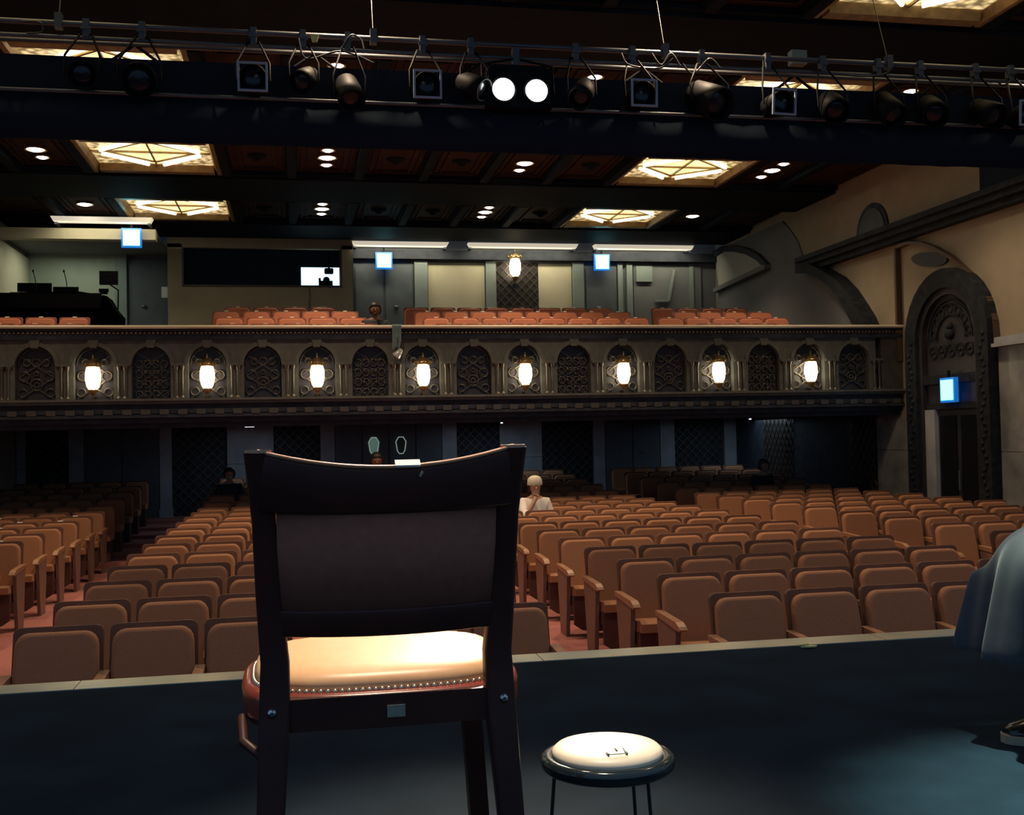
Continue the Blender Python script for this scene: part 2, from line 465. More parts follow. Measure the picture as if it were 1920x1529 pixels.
# ------------------------------------------------------------------ side walls
struct('wall_left', MB().box(XL - 0.25, XL, 4.44, 25.2, FZ - 0.4, 5.95), M_PLASTER, 'plastered side wall behind the sound desk')
wr = struct('wall_right', MB().box(XR, XR + 0.25, 4.44, 25.2, FZ - 0.4, 5.95), M_PLASTER, 'tan plastered side wall with arches')
def wallpart(name, poly, x0, x1, m, parent=None):
    return obj(name, MB().prism(poly, x0, x1, plane='yz'), m, parent or wr)
# cornice, with its stepped moulding
for (dz0, dz1, d) in ((4.24, 4.33, 0.30), (4.14, 4.24, 0.24), (4.04, 4.14, 0.16)):
    obj('cornice', MB().box(XR - d, XR, 4.44, 20.1, dz0, dz1), M_CARVED, wr)
obj('ceiling_cove', MB().prism([(XR, 4.9), (XR, 5.42), (XR - 0.42, 5.42)], 4.5, 24.4), M_BEAM, wr) if False else None
# arched niche standing on the cornice
def archpoly(y0, y1, z0, zs, n=14):
    c = (y0 + y1) / 2; r = (y1 - y0) / 2
    return [(y1, z0)] + arc(c, zs, r, 0, 180, n) + [(y0, z0)]
wallpart('niche_surround', archpoly(17.06, 18.14, 4.33, 4.36), XR - 0.03, XR, M_DARK)
nb = wallpart('niche_back', archpoly(17.16, 18.04, 4.33, 4.37), XR - 0.045, XR - 0.03, M_DARKW)
def archband(y0, y1, z0, zs, th, x0, x1, parts=True, n=16):
    """an arch-shaped band: outer outline minus inner outline, on the wall plane"""
    c = (y0 + y1) / 2; r = (y1 - y0) / 2
    o = [(y1, z0)] + arc(c, zs, r, 0, 180, n) + [(y0, z0)]
    q = [(y1 - th, z0)] + arc(c, zs, r - th, 0, 180, n) + [(y0 + th, z0)]
    m = MB(); k = len(o)
    for i in range(k - 1):
        m.prism([o[i], o[i + 1], q[i + 1], q[i]], x0, x1, plane='yz')
    return m
# great rib sweeping from the cornice down to the balcony end
pts_o = [(20.13, 4.24), (19.6, 4.16), (19.15, 3.98), (18.6, 3.74), (18.17, 3.45), (17.85, 3.15), (17.6, 2.9), (17.4, 2.62)]
pts_i = [(20.13, 4.04), (19.7, 3.98), (19.25, 3.84), (18.8, 3.62), (18.45, 3.36), (18.18, 3.08), (17.98, 2.84), (17.84, 2.62)]
m = MB()
for i in range(len(pts_o) - 1):
    m.prism([pts_o[i], pts_o[i + 1], pts_i[i + 1], pts_i[i]], XR - 0.28, XR, plane='yz')
obj('arch_rib', m, M_CARVED, wr)
# grey wall field under the rib and above the balcony
fld = [(24.9, 2.4), (24.9, 5.3), (21.2, 5.3), (20.9, 5.1), (20.5, 4.75), (20.3, 4.4), (20.13, 4.12)] + pts_i[1:] + [(17.84, 2.4)]
wallpart('grey_field', fld, XR - 0.03, XR, M_GREYWALL)
# small arched window over the rear balcony with a deep sill
so = [(24.7, 4.35), (24.9, 5.22), (24.3, 5.26), (23.6, 5.14), (22.9, 4.96), (22.3, 4.72), (21.85, 4.44)]
wallpart('window_back', so, XR - 0.05, XR - 0.03, mat('alcove_paint', (0.40, 0.40, 0.36), 0.9))
m = MB()
for p, q in zip(so[1:-1], so[2:]):
    m.bar((XR - 0.07, p[0], p[1]), (XR - 0.07, q[0], q[1]), 0.09, 0.14)
obj('window_arch_trim', m, M_DARK, wr)
obj('window_sill', MB().bar((XR - 0.1, 24.75, 4.33), (XR - 0.1, 21.8, 4.44), 0.16, 0.10), M_GREYWALL, wr)
# tall blind arch with an oval window over the carved doorway
m = MB()
op = [(16.78, 2.05), (16.76, 3.97), (16.4, 3.98), (16.0, 3.90), (15.63, 3.76), (15.2, 3.54), (14.81, 3.26), (14.5, 3.0), (14.32, 2.78), (14.2, 2.45), (14.17, 2.12)]
for p, q in zip(op[:-1], op[1:]):
    m.bar((XR - 0.05, p[0], p[1]), (XR - 0.05, q[0], q[1]), 0.10, 0.055)
obj('arch_trim', m, mat('trim_brown', (0.10, 0.06, 0.045), 0.5), wr)
ov = [(15.86 + 0.50 * math.cos(a) , 3.62 + 0.115 * math.sin(a) + 0.09 * math.cos(a)) for a in [2 * PI * k / 24 for k in range(24)]]
wallpart('oval_window', ov, XR - 0.04, XR, M_DARKW)
# carved doorway surround: nested arch bands, tympanum, lintel, jambs
obj('doorway_band', archband(14.17, 16.37, FZ, 2.28, 0.30, XR - 0.20, XR), M_CARVED, wr)
obj('doorway_band', archband(14.47, 16.07, FZ, 2.28, 0.10, XR - 0.14, XR), M_DARKW, wr)
wallpart('tympanum', archpoly(14.57, 15.97, 1.72, 2.30), XR - 0.06, XR, M_DARKW)
m = MB()
for r in (0.62, 0.56, 0.38):
    m.tube([(XR - 0.08, 15.27 + r * math.cos(a), 2.28 + r * math.sin(a)) for a in [PI * k / 18 for k in range(19)]], 0.014, 6)
for k in range(7):
    a = PI * (k + 0.5) / 7
    cy, cz = 15.27 + 0.47 * math.cos(a), 2.28 + 0.47 * math.sin(a)
    m.tube([(XR - 0.08, cy + 0.07 * math.cos(b), cz + 0.07 * math.sin(b)) for b in [2 * PI * j / 12 for j in range(12)]], 0.011, 5, closed=True)
for k in range(5):
    cy = 14.8 + 0.235 * k
    m.tube([(XR - 0.08, cy + 0.10 * math.cos(b), 2.10 + 0.10 * math.sin(b)) for b in [2 * PI * j / 14 for j in range(14)]], 0.012, 5, closed=True)
    m.ball((XR - 0.08, cy, 2.10), 0.03, 8, 5)
m.ball((XR - 0.08, 15.27, 2.48), 0.06, 8, 5).ball((XR - 0.08, 15.27, 2.36), 0.09, 8, 5)
obj('tympanum_scrolls', m, M_CARVED, wr)
obj('lintel', MB().box(XR - 0.13, XR, 14.47, 16.07, 1.60, 1.74).box(XR - 0.10, XR, 14.55, 16.0, 1.20, 1.30), M_CARVED, wr)
obj('lintel', MB().box(XR - 0.06, XR, 14.57, 15.97, 1.30, 1.60), M_DARKW, wr)
m = MB()
rnd = random.Random(3)
for k in range(34):                                     # carved vine up the jambs
    z = FZ + 0.15 + k * 0.095
    for yj in (16.22, 14.32):
        m.ball((XR - 0.205, yj + 0.05 * math.sin(k * 1.3), z), 0.042, 7, 4, (0.5, 1, 0.8))
obj('carved_vine', m, M_CARVED, wr)
dr = struct('door_1', MB().box(XR - 0.05, XR - 0.01, 14.58, 15.70, FZ, 1.20), M_DARKW, 'dark double door in the carved side doorway')
for y in (14.60, 15.15):
    obj('door_panel', MB().box(XR - 0.065, XR - 0.05, y + 0.06, y + 0.49, FZ + 0.15, 1.1), M_BLACK, dr)
obj('door_handle', MB().box(XR - 0.10, XR - 0.065, 15.10, 15.14, -0.05, 0.25), M_PIPE, dr)
obj('jamb', MB().box(XR - 0.12, XR, 14.47, 14.57, FZ, 1.20).box(XR - 0.12, XR, 15.7, 16.07, FZ, 1.20), M_MARBLEP, wr)
# marble dado with its ledge, both ends of the doorway
def dado(y0, y1, z1, ledge):
    n = max(1, round((y1 - y0) / 0.9)); w = (y1 - y0) / n
    for k in range(n):
        zz = FZ
        for a, b in ((FZ, 0.55), (0.55, z1)) if z1 > 1 else ((FZ, z1),):
            obj('marble_slab', MB().box(XR - 0.05, XR, y0 + k * w + 0.004, y0 + (k + 1) * w - 0.004, a + 0.004, b - 0.004), M_MARBLE, wr)
    if ledge:
        obj('ledge', MB().box(XR - 0.16, XR, y0, y1, z1, z1 + 0.05).box(XR - 0.11, XR, y0, y1, z1 + 0.05, z1 + 0.14), M_MARBLEP, wr)
dado(4.5, 14.15, 2.06, True)
dado(16.4, 17.6, 1.10, False)
obj('marble_glint', MB().ball((XR - 0.09, 14.07, 1.74), 0.03, 8, 5), M_DOWN, wr) if False else None  # switched off; bright ball imitating light reflected in the marble

# lattice screens on the side wall below the balcony
def lattice_mesh(w, h, step, r, sl=1.0):
    m = MB()
    n = int((w + h) / step) + 2
    for k in range(-n, n):
        for s in (1, -1):
            # line u = k*step + s*v  clipped to the panel
            pts = []
            v0, v1 = 0.0, h
            u0, u1 = k * step, k * step + s * h * sl
            if u0 > u1: u0, u1, v0, v1 = u1, u0, v1, v0
            if u1 <= 0 or u0 >= w: continue
            g = (v1 - v0) / (u1 - u0)
            a, b = max(0, u0), min(w, u1)
            if b - a < 0.02: continue
            m.bar((a, -0.01 * s, v0 + (a - u0) * g), (b, -0.01 * s, v0 + (b - u0) * g), r, r, up=(0, 1, 0))
    return m
def side_lattice(y0, y1, z0, z1, step):
    w = y1 - y0
    m = lattice_mesh(w, z1 - z0, step, 0.02, 0.75)
    m.v = [(XR - 0.07 + v[1], y1 - v[0], z0 + v[2]) for v in m.v]
    obj('lattice_screen', m, M_GRILLE, wr)
    obj('lattice_backing', MB().box(XR - 0.04, XR, y0, y1, z0, z1), M_DARKW, wr)
side_lattice(17.62, 18.6, FZ + 0.1, 1.3, 0.2)
side_lattice(20.9, 22.3, FZ + 0.3, 1.35, 0.2)
obj('dado_panel', MB().box(XR - 0.04, XR, 18.6, 20.9, FZ, 1.35).box(XR - 0.04, XR, 22.3, 24.0, FZ, 1.35), M_DARK, wr)

# ------------------------------------------------------------------ rear walls
YB, YU = 24.0, 25.0
wb = struct('wall_rear', MB().box(XL, XR, YB, YB + 0.2, FZ - 0.4, 1.5), M_DARK, 'dark rear wall below the balcony')
def rearpil(x0, x1, m=M_MARBLEP, d=0.10, z1=1.5):
    obj('pilaster', MB().box(x0, x1, YB - d, YB, FZ + 0.3, z1).box(x0 - 0.02, x1 + 0.02, YB - d - 0.02, YB, FZ + 0.3, FZ + 0.55), m, wb)
for a, b in ((-4.66, -4.37), (-2.86, -2.62), (0.46, 0.76), (3.10, 3.42), (6.54, 6.80), (8.12, 8.46), (9.67, 9.98)): rearpil(a, b)
for a, b in ((-1.50, -0.52), (4.38, 5.36), (-5.69, -5.5)):
    for z0, z1 in ((FZ + 0.3, 0.45), (0.46, 1.5)):
        obj('marble_slab', MB().box(a + 0.01, b - 0.01, YB - 0.06, YB, z0, z1), M_MARBLEP, wb)
lat_me = {}
for a, b in ((-5.5, -4.7), (-2.6, -1.55), (-0.5, 0.44), (3.44, 4.36), (5.38, 6.52), (8.48, 9.65)):
    k = round(b - a, 1)
    m = lattice_mesh(b - a, 2.2, 0.2, 0.022)
    m.v = [(v[0] + a, v[1] + YB - 0.03, v[2] + FZ + 0.3) for v in m.v]
    obj('lattice_screen', m, M_BALCD, wb)
doors = [(-4.37, -2.86), (0.76, 3.10), (6.80, 8.12)]
for di, (a, b) in enumerate(doors):
    d = struct('door_%d' % (di + 2), MB().box(a, b, YB - 0.05, YB, FZ + 0.3, 1.4), M_DOOR, 'dark double door in the rear wall below the balcony')
    n = 4 if di == 1 else 2
    w = (b - a) / n
    for k in range(n):
        obj('door_leaf', MB().box(a + k * w + 0.015, a + (k + 1) * w - 0.015, YB - 0.09, YB - 0.05, FZ + 0.32, 1.38), M_DOOR, d)
    if di == 1:
        for cx, glow in ((1.60, True), (2.19, False)):
            oc = [(-0.05, 0.18), (0.05, 0.18), (0.11, 0.08), (0.08, -0.12), (0.04, -0.18), (-0.04, -0.18), (-0.08, -0.12), (-0.11, 0.08)]
            obj('door_window', MB().prism([(cx + u, 0.78 + v) for u, v in oc], YB - 0.105, YB - 0.09), M_WING if glow else M_WINK, d)
            obj('window_rim', MB().tube([(cx + u, YB - 0.105, 0.78 + v) for u, v in oc], 0.013, 6, closed=True), M_WINE, d)
        obj('push_bar', MB().box(2.16, 2.20, YB - 0.13, YB - 0.09, 0.25, 0.5), M_PIPE, d)
    else:
        c = (a + b) / 2
        for s in (-1, 1):
            obj('door_handle', MB().bar((c + s * 0.30, YB - 0.11, 0.50), (c + s * 0.18, YB - 0.11, 0.53), 0.025, 0.03), M_PIPE, d)
wu = struct('wall_back', MB().box(XL, XR, YU, YU + 0.2, 1.5, 5.95), M_GREYWALL, 'grey rear wall above the balcony')
# panels, pilasters and the lattice bay along the upper rear wall
def up_part(name, x0, x1, z0, z1, m, d=0.06): return obj(name, MB().box(x0, x1, YU - d, YU, z0, z1), m, wu)
up_part('cream_panel', 2.98, 4.30, 3.0, 4.97, M_CREAM, 0.03)
up_part('cream_panel', 5.58, 6.38, 3.0, 4.97, M_CREAM, 0.03)
up_part('pilaster', 2.66, 2.96, 3.0, 5.0, M_TEAL, 0.12)
up_part('pilaster', 4.32, 4.56, 3.0, 5.0, M_TEAL, 0.10)
up_part('pilaster', 6.40, 6.66, 3.0, 5.0, M_TEAL, 0.12)
up_part('pilaster', 7.50, 7.62, 3.0, 5.0, M_TEAL, 0.10)
up_part('pilaster', 7.72, 7.86, 3.0, 5.0, M_TEAL, 0.10)
up_part('entablature', 1.26, 9.98, 5.02, 5.22, M_DARK, 0.22)
up_part('grey_panel', 7.90, 9.6, 3.0, 4.97, M_GREYWALL, 0.05)
up_part('corner_strip', 9.30, 9.40, 3.0, 5.0, M_TEAL, 0.08)
m = lattice_mesh(1.0, 2.0, 0.2, 0.02)
m.v = [(v[0] + 4.57, v[1] + YU - 0.04, v[2] + 3.0) for v in m.v]
obj('lattice_screen', m, M_GRILLE, wu)
obj('lattice_backing', MB().box(4.56, 5.58, YU - 0.02, YU, 3.0, 5.0), M_DARKW, wu)
obj('notice_board', MB().box(7.95, 8.35, YU - 0.12, YU - 0.05, 4.55, 4.92), M_TEAL, wu)
obj('wall_bracket', MB().bar((8.9, YU - 0.1, 4.85), (8.75, YU - 0.1, 4.1), 0.06, 0.06).bar((8.75, YU - 0.1, 4.1), (8.4, YU - 0.1, 4.1), 0.05, 0.05), M_TEAL, wu)
updoors = [(1.28, 2.64, 2, 'beside the control booth'), (6.68, 7.48, 1, 'beside the grey panel'), (-3.62, -2.74, 1, 'beside the sound desk alcove')]
for k, (a, b, n, lab) in enumerate(updoors):
    d = struct('door_%d' % (k + 5), MB().box(a, b, YU - 0.06, YU, 2.9, 4.95), M_DOOR, 'dark door above the balcony ' + lab)
    w = (b - a) / n
    for j in range(n):
        obj('door_leaf', MB().box(a + j * w + 0.04, a + (j + 1) * w - 0.03, YU - 0.09, YU - 0.06, 2.92, 4.85), M_DOOR, d)
        obj('door_handle', MB().ball((a + (j + (0.75 if j == 0 and n == 2 else 0.4)) * w, YU - 0.12, 3.93), 0.045, 8, 5, (1.3, 0.6, 0.8)), M_PIPE, d)
# illuminated cove strips above the rear wall
for k, (a, b) in enumerate(((-4.55, -2.78), (1.28, 3.36), (3.9, 6.38), (6.87, 9.2))):
    lab = ['above the sound desk alcove', 'above the double door', 'above the lantern and lattice bay', 'above the single door and grey panel'][k]
    t = thing('cove_light', 'long cream lit cove strip ' + lab, 'cove light', ((a + b) / 2, YU - 0.45 if k else 22.2, 5.20 if k else 5.17), group='lit cove strips on the rear wall')
    w = (b - a) / 2
    obj('trough', MB().prism([(-w, 0.06), (-w - 0.05, 0.15), (w + 0.05, 0.15), (w, 0.06)], -0.12, 0.12), M_COVE, t)
    al = bpy.data.lights.new('cove_lamp', 'AREA'); al.shape = 'RECTANGLE'; al.size = 2 * w; al.size_y = 0.1; al.energy = 20 if k else 9; al.color = (1.0, 0.9, 0.62)
    ao = bpy.data.objects.new('cove_lamp', al); COL.objects.link(ao); ao.parent = t; ao.location = (0, -0.10, 0.045); ao.rotation_euler = (math.radians(40), 0, 0)
    for q in (-w, w - 0.05): obj('bracket', MB().box(q, q + 0.05, 0.0, 0.45 if k else 0.3, 0.02, 0.06), M_DARK, t)
# control booth
bo = struct('wall_booth', MB().box(-2.72, 1.24, 24.45, 24.6, 2.6, 4.32).box(-2.72, -2.42, 24.45, 24.6, 4.32, 5.24).box(1.0, 1.24, 24.45, 24.6, 4.32, 5.24)
            .box(-2.72, 1.24, 24.45, 24.6, 5.16, 5.5), M_PLASTER, 'plastered front of the control booth with a wide window')
obj('window_frame', MB().box(-2.42, 1.0, 24.43, 24.47, 4.31, 4.35).box(-2.42, -2.38, 24.43, 24.47, 4.35, 5.16).box(0.96, 1.0, 24.43, 24.47, 4.35, 5.16), M_DARKW, bo)
obj('booth_lining', MB().box(-2.72, 1.24, 24.94, 24.98, 2.6, 5.4).box(-2.74, -2.70, 24.6, 24.98, 2.6, 5.4).box(1.22, 1.26, 24.6, 24.98, 2.6, 5.4), M_CLOTH, bo)
t = thing('monitor_screen', 'bright white monitor in the control booth window', 'monitor', (0.53, 24.72, 4.32))
obj('screen', MB().box(-0.42, 0.42, 0.0, 0.02, 0.02, 0.47), M_SCREEN, t)
obj('housing', MB().box(-0.45, 0.45, 0.02, 0.06, 0.0, 0.50), M_BLACK, t)
t = thing('booth_camera', 'dark camera silhouette before the lit booth monitor', 'camera', (0.66, 24.60, 4.32))
obj('body', MB().box(-0.14, 0.14, 0.0, 0.06, 0.0, 0.16).box(-0.17, -0.12, 0.0, 0.05, 0.0, 0.22), M_BLACK, t)
obj('lens', MB().lathe([(0.06, -0.05), (0.075, -0.03), (0.075, 0.02)], 14, (0.0, 0.0, 0.17), axis='y'), M_BLACK, t)
t = thing('hanging_monitor', 'small black unit hanging in the top of the booth window', 'speaker', (0.72, 24.66, 4.70))
obj('body', MB().prism(rrect(0.2, 0.13, 0.03), -0.05, 0.04, plane='xz'), M_BLACK, t)
obj('bracket', MB().box(-0.02, 0.02, -0.02, 0.02, 0.05, 0.47), M_BLACK, t)
tag(obj('cable', MB().tube([(0.28, 24.43, 4.32), (0.30, 24.42, 4.1), (0.27, 24.42, 3.95), (0.30, 24.42, 3.8), (0.24, 24.42, 3.66)], 0.012, 6), M_CABLE), 'thin black cable hanging below the booth window', 'cable')
# alcove of the sound desk
wa = struct('wall_alcove', MB().box(XL, -2.72, 22.5, 22.75, 4.96, 5.17), M_CREAM, 'cream header over the sound desk alcove')
obj('soffit', MB().box(XL, -2.72, 22.75, YU, 5.06, 5.14), M_GREYWALL, wa)
obj('alcove_lining', MB().box(XL, -3.66, YU - 0.05, YU, 2.6, 5.06), mat('alcove_grey_green', (0.32, 0.36, 0.30), 0.9, var=0.06, scale=2), wu)
obj('corner_post', MB().box(-3.86, -3.62, YU - 0.16, YU - 0.05, 2.6, 5.06), M_TEAL, wu)
obj('alcove_side', MB().box(XL, XL + 0.06, 22.6, YU, 3.0, 4.96), M_CREAM, wa)
lamp_d = bpy.data.lights.new('alcove_lamp', 'AREA'); lamp_d.energy = 16; lamp_d.size = 1.2; lamp_d.color = (0.95, 1.0, 0.78)
lamp_o = bpy.data.objects.new('alcove_lamp', lamp_d); COL.objects.link(lamp_o); lamp_o.location = (-4.6, 23.8, 5.0)
sw = tag(obj('door_notice', MB().box(-2.90, -2.74, YU - 0.105, YU - 0.092, 4.12, 4.36), M_TAPE), 'small pale notice beside the sound desk door', 'notice')

def exit_sign(x, y, z, face, lab):
    t = thing('exit_sign', lab, 'exit sign', (x, y, z), {'-y': 0, '-x': -PI / 2}[face], 'glowing exit signs')
    obj('housing', MB().box(-0.19, 0.19, 0.0, 0.07, -0.19, 0.19), M_EXITB, t)
    obj('face', MB().box(-0.155, 0.155, -0.012, 0.0, -0.155, 0.155), M_EXIT, t)
    obj('bracket', MB().box(-0.02, 0.02, 0.02, 0.05, 0.19, 0.30), M_BLACK, t)
exit_sign(-3.15, 22.3, 4.96, '-y', 'glowing cyan exit sign by the sound desk alcove')
p = at(1, 24.7, 720, 489); exit_sign(p.x, 24.7, p.z, '-y', 'glowing cyan exit sign over the upper double door')
p = at(1, 24.7, 1129, 492); exit_sign(p.x, 24.7, p.z, '-y', 'glowing cyan exit sign over the upper single door')
exit_sign(XR - 0.22, 15.18, 1.49, '-x', 'glowing cyan exit sign over the carved side doorway')

# ------------------------------------------------------------------ balcony
YF = 16.8
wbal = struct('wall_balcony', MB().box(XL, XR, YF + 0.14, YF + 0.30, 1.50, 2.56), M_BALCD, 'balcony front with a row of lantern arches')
# top rail
obj('rail_cap', MB().prism([(YF + 0.34, 2.610), (YF - 0.09, 2.610), (YF - 0.105, 2.620), (YF - 0.108, 2.632), (YF - 0.095, 2.648), (YF - 0.07, 2.658), (YF + 0.34, 2.660)], XL, XR, plane='yz'), M_RAIL, wbal)
obj('rail_moulding', MB().box(XL, XR, YF - 0.06, YF + 0.3, 2.575, 2.615).box(XL, XR, YF - 0.03, YF + 0.3, 2.50, 2.575).box(XL, XR, YF - 0.055, YF + 0.3, 2.445, 2.50), M_DARK, wbal)
bd = MB()
xx = XL + 0.03
while xx < XR:
    bd.ball((xx, YF - 0.04, 2.545), 0.018, 6, 4); xx += 0.062
o = obj('bead_row', bd, M_BRONZE, wbal); o['kind'] = 'stuff'
ARCH = [-2.92 + 0.8025 * k for k in range(-3, 16)]          # arch centres, lanterns on every other one
hw, zs, zt, zb = 0.275, 2.085, 2.36, 1.575
bay = [(-0.401, zb), (-hw, zb), (-hw, zs)] + [(hw * math.cos(PI - PI * k / 12), zs + hw * math.sin(PI - PI * k / 12)) for k in range(1, 12)] + [(hw, zs), (hw, zb), (0.401, zb), (0.401, 2.445), (-0.401, 2.445)]
bay_me = MB().prism(bay, 0.0, 0.14).mesh('arch_bay'); bay_me.materials.append(M_BALC)
ring = MB()
ro = 0.335
prev = None
for k in range(15):
    a = PI - PI * k / 14
    cur = ((ro * math.cos(a), zs + ro * math.sin(a)), (hw * math.cos(a), zs + hw * math.sin(a)))
    if prev: ring.prism([prev[0], cur[0], cur[1], prev[1]], -0.025, 0.0)
    prev = cur
ring_me = ring.mesh('arch_ring'); ring_me.materials.append(M_BALC)
key_me = MB().prism([(-0.05, 2.33), (0.05, 2.33), (0.075, 2.445), (-0.075, 2.445)], -0.05, 0.0).mesh('keystone'); key_me.materials.append(M_BALC)
def colon(xc):
    m = MB()
    pr = [(0.034, 0), (0.034, 0.03), (0.022, 0.04)]
    for k in range(8):
        z = 0.05 + k * 0.045
        pr += [(0.017, z), (0.025, z + 0.022)]
    pr += [(0.018, 0.41), (0.03, 0.44), (0.036, 0.47), (0.036, 0.49)]
    return m.lathe(pr, 8, (xc, -0.02, zb))
col_me = colon(0).mesh('colonnette'); col_me.materials.append(M_GRILLE)
imp_me = MB().box(-0.115, 0.115, -0.05, 0.0, zb + 0.485, zb + 0.525).box(-0.10, 0.10, -0.055, 0.0, zb - 0.0, zb + 0.02).mesh('impost'); imp_me.materials.append(M_BALC)
rec_me = MB().box(-hw, hw, 0.125, 0.14, zb, zt + 0.02).mesh('arch_recess'); rec_me.materials.append(M_DARKW)
# lattice of rings and crosses
la = MB()
for cxx, czz, r in ((0, 0.18, 0.085), (0, 0.50, 0.06), (-0.17, 0.30, 0.07), (0.17, 0.30, 0.07), (-0.19, 0.06, 0.06), (0.19, 0.06, 0.06), (0, 0.18, 0.035), (-0.13, 0.50, 0.05), (0.13, 0.50, 0.05), (0, 0.34, 0.028)):
    la.tube([(cxx + r * math.cos(a), 0.10, zb + 0.05 + czz + r * math.sin(a)) for a in [2 * PI * k / 14 for k in range(14)]], 0.011, 5, closed=True)
for s in (-1, 1):
    for c in (0.0, 0.32):
        la.bar((-s * 0.24, 0.105, zb + 0.02 + c), (s * 0.24, 0.105, zb + 0.34 + c * 1.0), 0.018, 0.018, up=(0, 1, 0))
la.tube([(0.25 * math.cos(a), 0.10, zs + 0.25 * math.sin(a)) for a in [PI * k / 16 for k in range(17)]], 0.012, 5)
la_me = la.mesh('ring_grille'); la_me.materials.append(M_GRILLE)
lb = MB()
for i in range(4):
    for j in range(4):
        cxx, czz = -0.18 + 0.12 * j, zb + 0.07 + 0.15 * i
        lb.tube([(cxx + 0.052 * math.cos(a), 0.10, czz + 0.062 * math.sin(a)) for a in [2 * PI * k / 6 for k in range(6)]], 0.012, 5, closed=True)
    for j in range(2):
        lb.ball((-0.09 + 0.18 * j, 0.085, zb + 0.05 + 0.17 * i), 0.026, 7, 5)
for s in (-1, 1):
    for c in (-0.2, 0.0, 0.2, 0.4):
        lb.bar((-0.25, 0.11, zb + 0.16 + c - 0.16 * s), (0.25, 0.11, zb + 0.16 + c + 0.16 * s), 0.014, 0.014, up=(0, 1, 0))
lb_me = lb.mesh('stud_grille'); lb_me.materials.append(M_GRILLE)
lamp_pos = []
for i, xc in enumerate(ARCH):
    if xc - 0.4 < XL or xc + 0.4 > XR + 0.01: continue
    for nm, me in (('arch_bay', bay_me), ('arch_ring', ring_me), ('keystone', key_me), ('arch_recess', rec_me)):
        part_copy(me, nm, wbal, (xc, YF, 0))
    lit = (i % 2 == 1)
    part_copy(la_me if (lit or i % 4 == 2) else lb_me, 'ring_grille' if (lit or i % 4 == 2) else 'stud_grille', wbal, (xc, YF, 0))
    part_copy(imp_me, 'impost', wbal, (xc + 0.401, YF, 0))
    for s in (-0.042, 0.042): part_copy(col_me, 'colonnette', wbal, (xc + 0.401 + s, YF - 0.01, 0))
    if lit and -3.5 < xc < 8.6: lamp_pos.append(xc)
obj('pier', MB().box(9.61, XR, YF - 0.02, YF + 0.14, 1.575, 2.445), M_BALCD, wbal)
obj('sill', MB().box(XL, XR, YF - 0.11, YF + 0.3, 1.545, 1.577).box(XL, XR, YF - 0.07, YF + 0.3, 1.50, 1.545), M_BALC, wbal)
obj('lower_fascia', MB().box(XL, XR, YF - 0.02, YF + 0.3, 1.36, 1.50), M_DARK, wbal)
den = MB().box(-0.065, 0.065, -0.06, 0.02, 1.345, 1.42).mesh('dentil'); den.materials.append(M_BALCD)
x = XL + 0.1
while x < XR - 0.05:
    part_copy(den, 'dentil', wbal, (x, YF, 0)); x += 0.262
obj('lower_moulding', MB().box(XL, XR, YF - 0.05, YF + 0.4, 1.30, 1.345).box(XL, XR, YF + 0.02, YF + 0.6, 1.22, 1.30).box(XL, XR, YF + 0.10, YF + 0.6, 1.15, 1.22), M_DARK, wbal)
# cool soffit lamps below the balcony; side-lattice one and wide glows are added fill
for k, (px, py, yy) in enumerate(((468, 800, 22.0), (940, 793, 22.0), (1405, 786, 22.0))):
    q = at(1, yy, px, py)
    tt = thing('soffit_lamp', 'small cool lamp under the balcony, ' + ('before the marble panel near the masked person', 'before the marble panel near the capped person', 'added near the side lattice')[k], 'ceiling lamp', (q.x, yy, q.z + 0.045), group='lamps under the balcony')
    obj('stem', MB().box(-0.015, 0.015, -0.015, 0.015, 0.0, 1.40 - q.z - 0.05), M_BLACK, tt)
    obj('housing', MB().box(-0.16, 0.16, -0.05, 0.05, -0.04, 0.0), M_BLACK, tt)
    obj('tube', MB().box(-0.09 if k == 0 else -0.02, 0.09 if k == 0 else 0.02, -0.062, -0.02, -0.062, -0.035), M_COOL, tt)
    al = bpy.data.lights.new('soffit_fill', 'AREA'); al.size = 1.6; al.energy = (7, 11, 10)[k]; al.color = (0.6, 0.8, 1.0)
    ao = bpy.data.objects.new('soffit_fill', al); COL.objects.link(ao); ao.parent = tt; ao.location = (0, 0, -0.07)
# balcony floor: raked steps, and its underside
BROWS = [(17.75, 2.79), (18.65, 2.99), (19.55, 3.20), (20.45, 3.38)]     # y and top z of the seat rows
mb = MB()
mb.box(XL, XR, YF + 0.3, 17.9, 1.22, 1.885)
for k, (y, z) in enumerate(BROWS[1:]):
    mb.box(XL, XR, y - 0.75, y + 0.15, 1.22, z - 0.905)
mb.box(XL, XR, 20.6, YU, 1.4, 2.62)
struct('floor_balcony', mb, M_DARKW, 'dark stepped balcony floor')

